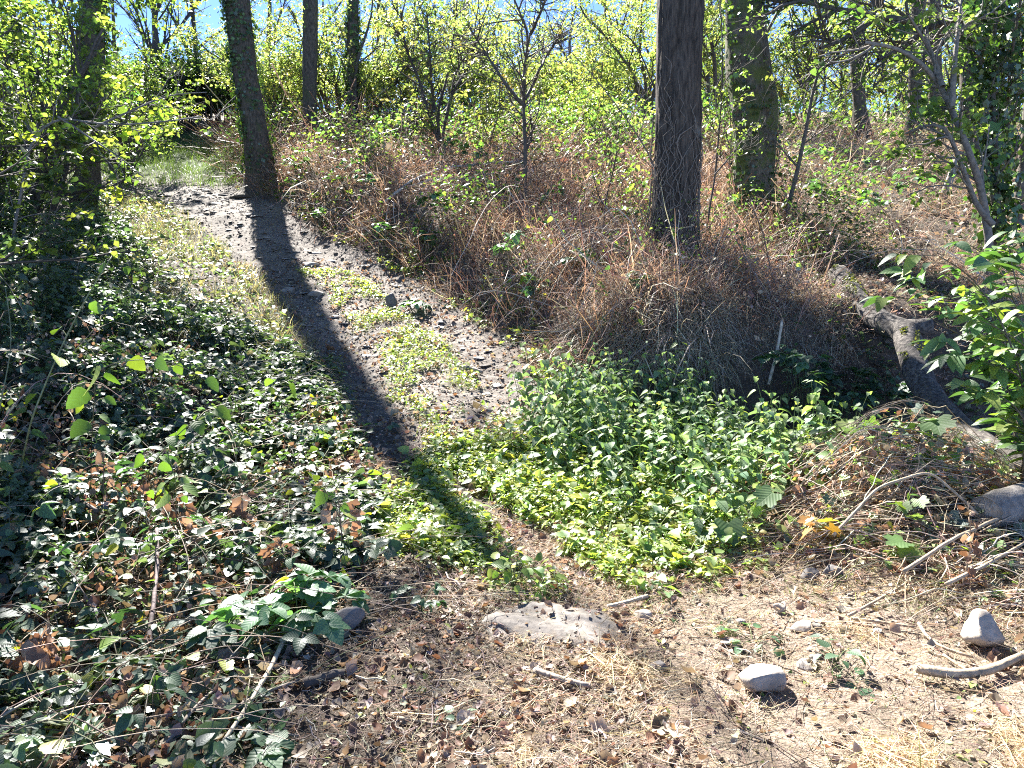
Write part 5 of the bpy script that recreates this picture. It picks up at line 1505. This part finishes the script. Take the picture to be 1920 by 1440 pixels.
# ------------------------------------------------------------------ the bracken bank and the hillside
def bank():
    g = np.random.default_rng(39)
    s_of = lambda x, y: x - path_x(y)
    okb = lambda x, y: (s_of(x, y) > 1.15 + .3 * vnoise(y * 1.5, x * 1.5, 6)) & (y > 7.55 - .25 * np.clip(x, 0, 1)) & ((x < 6.5) | (y > 9)) & ~((np.abs(x - 4.0) < .42) & (y < 9.3))
    DRY = [(0.32, 0.24, 0.185), (0.40, 0.31, 0.24), (0.22, 0.16, 0.12), (0.50, 0.41, 0.32), (0.30, 0.19, 0.135)]
    HILL = [(0.46, 0.38, 0.29), (0.36, 0.28, 0.20), (0.54, 0.46, 0.36), (0.27, 0.20, 0.145), (0.24, 0.16, 0.11)]
    low = lambda x, y: 1 - .88 * np.exp(-((x - 4.15) / .95) ** 4 - ((y - 8.2) / 1.5) ** 4)
    parts = []
    # tangled dry stems
    for (n, box, L, cols, tp, lz) in ((8000, (-5, 4.2, 7.5, 13), .30, DRY, ST2 + BLT, .36), (4500, (-5, 4.2, 7.4, 13), .38, DRY, ST + BLT, .25), (9000, (-9, 5, 13, 19), .50, DRY, ST2 + BLT, .45), (15000, (2.2, 12, 8.2, 17), .34, HILL, ST2 + BLT, .22), (9000, (1, 17, 15, 26), .6, HILL + DRY[3:4], ST2 + BLT, .25), (6000, (-14, 1, 19, 28), .8, DRY + HILL, ST, .4)):
        x, y = field(n, *box, lambda x, y: okb(x, y) & (g.random(x.shape) < .25 + sst(.35, .6, fbm(x * 1.3, y * 1.3, 101, 3))), g); m = len(x)
        edge = sst(1.2, 2.2, s_of(x, y))
        hz_ = lz * low(x, y) * edge * (.4 + 1.1 * fbm(x * 1.1, y * 1.1, 102, 3))
        P = np.stack([x, y, zt(x, y) + hz_ * g.random(m) ** 1.2], 1)
        a = g.uniform(0, 2 * PI, m)
        f = np.stack([np.cos(a), np.sin(a), g.normal(.25, .6, m) + (1.2 if n == 4500 else 0)], 1)
        sc = L * np.exp(g.normal(0, .4, m)) * (.35 + .65 * low(x, y)); S = np.stack([sc * (1.3 if L < .5 else .8) * 10 ** 0, sc, sc], 1)
        parts += multi(tp, P, frames(f, rnd_dirs(m, g)), sc, pick(cols, m, .22, g), g)
    mb = MB()
    for k in range(300):
        y = g.uniform(7.5, 16) if k % 4 else g.uniform(7.5, 10); x = path_x(y) + 1.2 + g.exponential(3.0)
        if x > 7 or abs(x - 4.1) < .8 and y < 9.3 or (x > 0 and y < 7.8): continue
        L = g.uniform(.5, 1.6); a = g.uniform(0, 6.3); t = np.linspace(0, 1, 9)
        px = x + math.cos(a) * L * t + g.normal(0, .04, 9).cumsum() * .6; py = np.maximum(y + math.sin(a) * L * .6 * t + g.normal(0, .04, 9).cumsum() * .6, 7.45)
        pz = zt(px, py) + g.uniform(.1, .65) * np.sin(t * PI * g.uniform(.5, 1.0)) + g.uniform(0, .25)
        mb.tube(np.stack([px, py, pz], 1), np.linspace(1, .4, 9) * g.uniform(.003, .0075), 3, pick([(0.30, 0.24, 0.19), (0.42, 0.35, 0.28), (0.18, 0.13, 0.10), (0.5, 0.44, 0.36)], 1, .15, g)[0], cap=False)
    o = obj('dry_canes', mb.mesh('dry_canes', M_TWIG)); tag(o, 'arching dry canes tangled over the bracken bank', 'dry stems', kind='stuff')
    o = obj('dry_stems', smesh('dry_stems', parts, M_STRAW)); tag(o, 'tangle of dry brown bracken and straw stems on the bank and hillside', 'dry undergrowth', kind='stuff')
    RED = [(0.34, 0.235, 0.17), (0.43, 0.32, 0.235), (0.26, 0.165, 0.115), (0.5, 0.41, 0.31), (0.36, 0.22, 0.15)]
    parts = tufts(620, lambda x, y: okb(x, y) & (y > 7.6) & (g.random(x.shape) < sst(.36, .6, fbm(x * 1.2, y * 1.2, 107, 3)) + .1), (-5.5, 4.2, 7.5, 14.5), 44, lambda x, y: .30 * (.5 + 1.0 * fbm(x * 1.1, y * 1.1, 108, 3)) * (.25 + .75 * low(x, y)) * (.3 + .7 * sst(1.1, 2.0, s_of(x, y))) * 1.35, RED, g, BLT, .12, .55)
    parts += tufts(330, lambda x, y: okb(x, y), (-8, 4, 14, 19), 30, .5, RED, g, BLT, .18, .6)
    parts += tufts(420, lambda x, y: okb(x, y), (3, 12, 9, 17), 30, .24, HILL, g, BLT, .14, .8)
    o = obj('dry_grass', smesh('dry_grass', parts, M_STRAW)); tag(o, 'upright reddish dry grass and bracken stalks on the bank', 'dry grass', kind='stuff')
    # dead fronds and curled leaves
    parts = []
    for (n, box, sz, cols, lz) in ((9000, (-5, 4.2, 7.4, 13), .040, DRY, .5), (7000, (-9, 5, 13, 19), .075, DRY, .6), (7000, (2.5, 12, 8.2, 17), .055, HILL + DRY, .35), (5000, (-12, 16, 16, 26), .10, HILL + DRY, .5)):
        x, y = field(n, *box, lambda x, y: okb(x, y), g); m = len(x)
        hz_ = lz * low(x, y) * sst(1.15, 2.2, s_of(x, y)) * (.4 + 1.1 * fbm(x * 1.1, y * 1.1, 102, 3))
        P = np.stack([x, y, zt(x, y) + hz_ * g.random(m)], 1)
        parts += multi((L2, L2N) if n != 9000 else (L2, L2N, CU[0]), P, frames(rnd_dirs(m, g) + np.array([0, 0, -.3]), rnd_dirs(m, g) + np.array([0, 0, .5])), sz * np.exp(g.normal(0, .35, m)), pick(cols, m, .22, g), g)
    o = obj('dead_bracken', smesh('dead_bracken', parts, M_DRY)); tag(o, 'dead brown bracken leaves covering the bank', 'dead bracken', kind='stuff')
    # green bramble and ivy leaves growing through
    parts = []
    for (n, box, sz, th, lz) in ((2600, (-6, 5.5, 7.4, 13), .05, .53, .8), (7500, (-9, 5, 12, 19), .075, .46, .9), (2600, (2.5, 11, 8.2, 17), .07, .52, .45), (15000, (-10, 16, 16.5, 28), .10, .36, 1.1), (1500, (2.6, 5.2, 8.5, 11.8), .05, .35, .7)):
        x, y = field(n, *box, lambda x, y: okb(x, y) & (fbm(x * .9 + 3, y * .9, 103, 3) > th), g); m = len(x)
        hz_ = lz * low(x, y) * sst(1.15, 2.2, s_of(x, y)) * (.5 + 1.1 * fbm(x * 1.1, y * 1.1, 104, 3))
        P = np.stack([x, y, zt(x, y) + hz_ * g.random(m) ** .7], 1)
        parts += multi((L2, L3) if sz < .08 else (L2,), P, up_frames(m, .6, g), sz * np.exp(g.normal(0, .3, m)), pick([(0.06, 0.11, 0.04), (0.09, 0.15, 0.04), (0.045, 0.08, 0.035), (0.14, 0.18, 0.05)], m, .2, g), g)
    o = obj('undergrowth', smesh('undergrowth', parts, M_LEAF)); tag(o, 'green bramble leaves growing through the dry bank', 'undergrowth', kind='stuff')
    # grass hanging over the hollow
    x, y = field(260, .6, 5.8, 7.35, 8.35, lambda x, y: (zt(x, y) > .55) & (np.abs(x - 4.1) > .75), g); m = len(x) * 42
    P = np.repeat(np.stack([x, y, zt(x, y)], 1), 42, 0); P[:, :2] += g.normal(0, .06, (m, 2)); P[:, 2] = zt(P[:, 0], P[:, 1]); hl = 1 - .55 * np.exp(-((P[:, 0] - 2.75) / .6) ** 4)
    f = np.stack([g.normal(0, .5, m), -np.abs(g.normal(.7, .4, m)), g.normal(.15, .45, m)], 1)
    nn = np.stack([g.normal(0, .3, m), g.normal(-.3, .3, m), np.ones(m)], 1)
    o = obj('grass', smesh('grass', multi([blade_t(4, .012, b) for b in (1.2, 1.8, 2.3)], P, frames(f, nn), .44 * hl * np.exp(g.normal(0, .3, m)), pick([(0.40, 0.34, 0.25), (0.32, 0.27, 0.19), (0.48, 0.42, 0.32), (0.22, 0.21, 0.13)], m, .18, g), g), M_STRAW))
    tag(o, 'long dry grass hanging over the lip of the ditch hollow', 'grass', kind='stuff')


bank()
g = np.random.default_rng(66)
HC = [(0.42, 0.34, 0.25), (0.30, 0.23, 0.16), (0.22, 0.16, 0.11), (0.5, 0.42, 0.32)]
parts = lay(5200, 3.2, 5.6, 7.0, 9.8, lambda x, y: zt(x, y) > .2, ST2 + BLT, lambda x, y: g.uniform(.08, .26, len(x)), HC, g, M_STRAW, .6, (0, .06), pitch=.3)
parts += lay(2600, 3.2, 5.6, 7.0, 9.8, lambda x, y: zt(x, y) > .0, CU, .045, BRN, g, M_DRY, .6, (0, .05))
tag(obj('dry_straw', smesh('dry_straw', parts, M_STRAW)), 'dry straw and leaves round the far end of the fallen log', 'straw', kind='stuff')
x, y = field(1500, 1.5, 5.4, 6.2, 8.0, lambda x, y: (zt(x, y) < .75) & ((x > 3.1) | (y < 6.9)) & (fbm(x * 1.6, y * 1.6, 105, 3) > .40), g); m = len(x)
tag(obj('undergrowth', smesh('undergrowth', multi((L3, LIVY), np.stack([x, y, zt(x, y) + g.uniform(.02, .28, m)], 1), up_frames(m, .5, g), .06 * np.exp(g.normal(0, .3, m)), pick(BRAM, m, .2, g), g), M_BRAM)), 'low dark leaves in the ditch below the fallen log', 'undergrowth', kind='stuff')


# ------------------------------------------------------------------ vine heap and leafy shrub on the right
def vines():
    g = np.random.default_rng(43)
    hgt = lambda x, y: .46 * np.exp(-((x - 2.75) / 1.05) ** 4 - ((y - 4.85) / .60) ** 2) * (.15 + 1.15 * fbm(x * 2.4, y * 2.4, 106, 3)) * (1 - .55 * np.exp(-((x - 3.35) / .35) ** 2)) + .05
    mb = MB()
    x, y = field(1050, .9, 4.2, 3.2, 5.6, lambda x, y: inside(Z_VINE, x, y), g)
    for X, Y in zip(x, y):
        L = g.uniform(.25, .8); a = g.normal(.3, .7) + (PI if g.random() < .5 else 0); t = np.linspace(0, 1, 8)
        px = X + math.cos(a) * L * t + g.normal(0, .02, 8).cumsum() * .5; py = Y + math.sin(a) * L * t * .7 + g.normal(0, .02, 8).cumsum() * .5
        pz = zt(px, py) + hgt(px, py) * g.uniform(.1, 1.1) + .06 * np.sin(t * PI) * g.random()
        mb.tube(np.stack([px, py, pz], 1), np.linspace(1, .6, 8) * g.uniform(.0016, .0045), 3, pick([(0.40, 0.32, 0.23), (0.30, 0.225, 0.16), (0.2, 0.15, 0.105), (0.5, 0.42, 0.32)], 1, .15, g)[0], cap=False)
    o = obj('vine_stems', mb.mesh('vine_stems', M_TWIG)); tag(o, 'tangled dry tan vine stems heaped in front of the log', 'dry vines', kind='stuff')
    x, y = field(2600, .9, 4.3, 3.3, 5.6, lambda x, y: inside(Z_VINE, x, y), g); m = len(x)
    P = np.stack([x, y, zt(x, y) + hgt(x, y) * g.random(m) * 1.05], 1)
    o = obj('withered_leaves', smesh('withered_leaves', multi(CU, P, frames(np.stack([g.normal(0, .6, m), g.normal(0, .6, m), -np.ones(m)], 1), rnd_dirs(m, g)), .05 * np.exp(g.normal(0, .35, m)), pick([(0.23, 0.15, 0.10), (0.31, 0.215, 0.145), (0.17, 0.11, 0.075), (0.4, 0.31, 0.22)], m, .2, g), g), M_DRY))
    tag(o, 'brown curled leaves hanging in the dry vines', 'dead leaves', kind='stuff')
    x, y = field(1100, .9, 4.3, 3.3, 5.9, lambda x, y: inside(Z_VINE, x, y), g); m = len(x)
    P = np.stack([x, y, zt(x, y) + hgt(x, y) * g.uniform(.3, 1.1, m)], 1)
    o = obj('vine_leaves', smesh('vine_leaves', multi((LIVY, LHOP, L3), P, up_frames(m, .6, g), .055 * np.exp(g.normal(0, .3, m)), pick(BRAM + WD[:3], m, .2, g), g), M_BRAM))
    tag(o, 'scattered green leaves in the dry vine heap', 'leaves', kind='stuff')
    # hop shoots with big lobed leaves
    for i, (q, n, sz, lab) in enumerate((([(1400, 960), (1440, 925, 4.2), (1470, 935, 4.1)], 6, .10, 'low hop shoot with yellow green leaves at the left end of the vine heap'),
                                         ([(1700, 900), (1730, 800, 4.7), (1770, 770, 4.7)], 6, .17, 'hop shoot with two very large pale leaves in front of the log'),
                                         ([(1520, 1010), (1540, 960, 4.0), (1530, 1000, 3.9)], 6, .09, 'hop shoot with orange withering leaves hanging in the front of the heap'),
                                         ([(1640, 1000), (1680, 930, 4.1), (1740, 940, 4.0)], 8, .09, 'hop shoot with lobed green leaves in the middle of the heap'),
                                         ([(1690, 1060), (1700, 1010, 3.8), (1690, 1040, 3.75)], 5, .095, 'hop shoot with a drooping lobed leaf low in the heap'),
                                         ([(1850, 870), (1880, 780, 4.6), (1920, 770, 4.5)], 8, .10, 'hop shoot climbing the log near the right edge'),
                                         ([(1560, 850), (1600, 790, 5.2), (1660, 770, 5.1)], 9, .10, 'hop shoot with round green leaves beyond the left end of the heap'))):
        Q = [gp(*q[0])] + [at(*p) for p in q[1:]]
        lv = HOP_LEAF if i != 2 else [mesh('leaf', LHOP[0], LHOP[1], None, M_BRAM, np.tile(c, (len(LHOP[0]), 1)), LHOP[0]) for c in ((0.4, 0.2, 0.05), (0.3, 0.13, 0.05), (0.42, 0.33, 0.06))]
        cane_plant('hop_shoot', lab, 'hop vine', Q, .003, n, sz, lv, g, (0.25, 0.2, 0.12), False, hang=.7, up=.6, start=.1)
    for px, row, px2, row2, lab in ((1800, 1110, 1815, 940, 'tall withered plant with hanging tan leaves at the right end of the vine heap'), (1600, 930, 1640, 830, 'withered stalk with brown leaves on top of the vine heap'), (1700, 900, 1690, 800, 'withered stalk with russet leaves before the log'), (1480, 960, 1500, 890, 'withered stalk at the left end of the vine heap'),
                                    (1560, 905, 1580, 850, 'withered stalk between the nettles and the vine heap')):
        a = gp(px, row); b_ = at(px2, row2, a[1])
        cane_plant('withered_stalk', lab, 'dead plant', [a, (a + b_) / 2 + g.normal(0, .02, 3), b_], .0045, 14, .06, BROWN_LEAF, g, (0.3, 0.22, 0.14), False, hang=1.6, up=.1, start=.2, tw=.03)
    # bushy plants before the hollow, right of the nettles
    for px, row, n, h, lab in ((1500, 840, 9, .95, 'leafy bramble plant in front of the dark hollow'), (1575, 845, 8, .75, 'bramble plant spreading below the log'), (1650, 840, 7, .6, 'bramble plant right under the bend of the log')):
        bush_plant('bramble_plant', lab, 'bramble', px, row, n, .38, h, .085, FRESH + CANE_LEAF, 5, int(px), True)


vines()

SHL = [mesh('leaf', LLONG[0], LLONG[1], None, M_BRAM, np.tile(c, (len(LLONG[0]), 1)), LLONG[0]) for c in ((0.09, 0.17, 0.06), (0.12, 0.21, 0.06), (0.07, 0.13, 0.05), (0.19, 0.24, 0.05))]


def leafy_shrub(label, stems, y, seed, per=11, size=.12):
    g = np.random.default_rng(seed); t = None; m = MB()
    for st in stems:
        Q = np.array([at(a, b, y + g.normal(0, .12)) for a, b in st])
        if t is None:
            b0 = Q[0].copy(); b0[2] = float(zt(b0[0], b0[1])) - .02; t = thing('leafy_shrub', label, 'shrub', b0)
        Q = np.vstack([[b0], Q])
        cum = np.concatenate([[0], np.cumsum(np.linalg.norm(np.diff(Q, axis=0), axis=1))]); u = np.linspace(0, cum[-1], 24)
        P = np.stack([np.interp(u, cum, Q[:, i]) for i in range(3)], 1)
        for _ in range(8):
            for i in range(3): P[1:-1, i] = np.convolve(P[:, i], [.25, .5, .25], 'valid')
        m.tube(P - b0, np.linspace(.009, .003, 24), 5, (0.11, 0.09, 0.06), cap=False)
        tg = nrm(np.gradient(P, axis=0))
        for k in range(per):
            i = int(5 + 18 * k / (per - 1)); a = g.uniform(0, 6.3); L = g.uniform(.10, .28)
            d = nrm((np.array([math.cos(a), math.sin(a), g.normal(.1, .3)]) + tg[i] * .6)[None])[0]
            P2 = np.array([P[i], P[i] + d * L * .5, P[i] + d * L + [0, 0, -.02]]); m.tube(P2 - b0, [.003, .002, .001], 3, (0.13, 0.12, 0.07), cap=False)
            for s_, u_ in ((1, .5), (-1, .5), (1, .8), (-1, .8), (0, 1.0)):
                pp = P[i] + d * L * u_; sd_ = np.cross(d, [0, 0, 1.0]) * s_
                f = d * (.6 if s_ else 1) + sd_ * .8 + np.array([0, 0, -.25]) + g.normal(0, .2, 3)
                add_leaf(t, SHL[g.integers(4)], pp - b0, f, (g.normal(0, .4), g.normal(0, .4), 1), size * math.exp(g.normal(0, .2)))
    obj('stem', m.mesh('stem', M_TWIG), t)


leafy_shrub('large shrub with long pale green leaves overhanging the log at the right edge', [[(1930, 760), (1890, 620), (1830, 520), (1760, 480)], [(1940, 760), (1900, 640), (1850, 590), (1770, 600)], [(1950, 740), (1930, 600), (1900, 520), (1890, 460)], [(1930, 780), (1860, 690), (1800, 660), (1760, 640)], [(1960, 740), (1960, 560), (1950, 480), (1930, 440)]], 4.7, 61, 12, .125)
leafy_shrub('upright leafy stems of the same long leaves behind the overhanging shrub', [[(1900, 700), (1850, 560), (1800, 500), (1730, 520)], [(1930, 700), (1900, 540), (1850, 470), (1810, 455)], [(1950, 700), (1880, 620), (1800, 560), (1720, 560)], [(1930, 720), (1850, 650), (1780, 620), (1735, 590)]], 5.1, 63, 12, .12)
leafy_shrub('smaller shrub of the same long leaves beneath the overhanging one at the right edge', [[(1950, 860), (1910, 760), (1860, 730), (1830, 740)], [(1960, 850), (1940, 740), (1900, 690), (1850, 680)], [(1970, 850), (1950, 700), (1930, 640), (1860, 610)]], 4.5, 62, 12, .115)
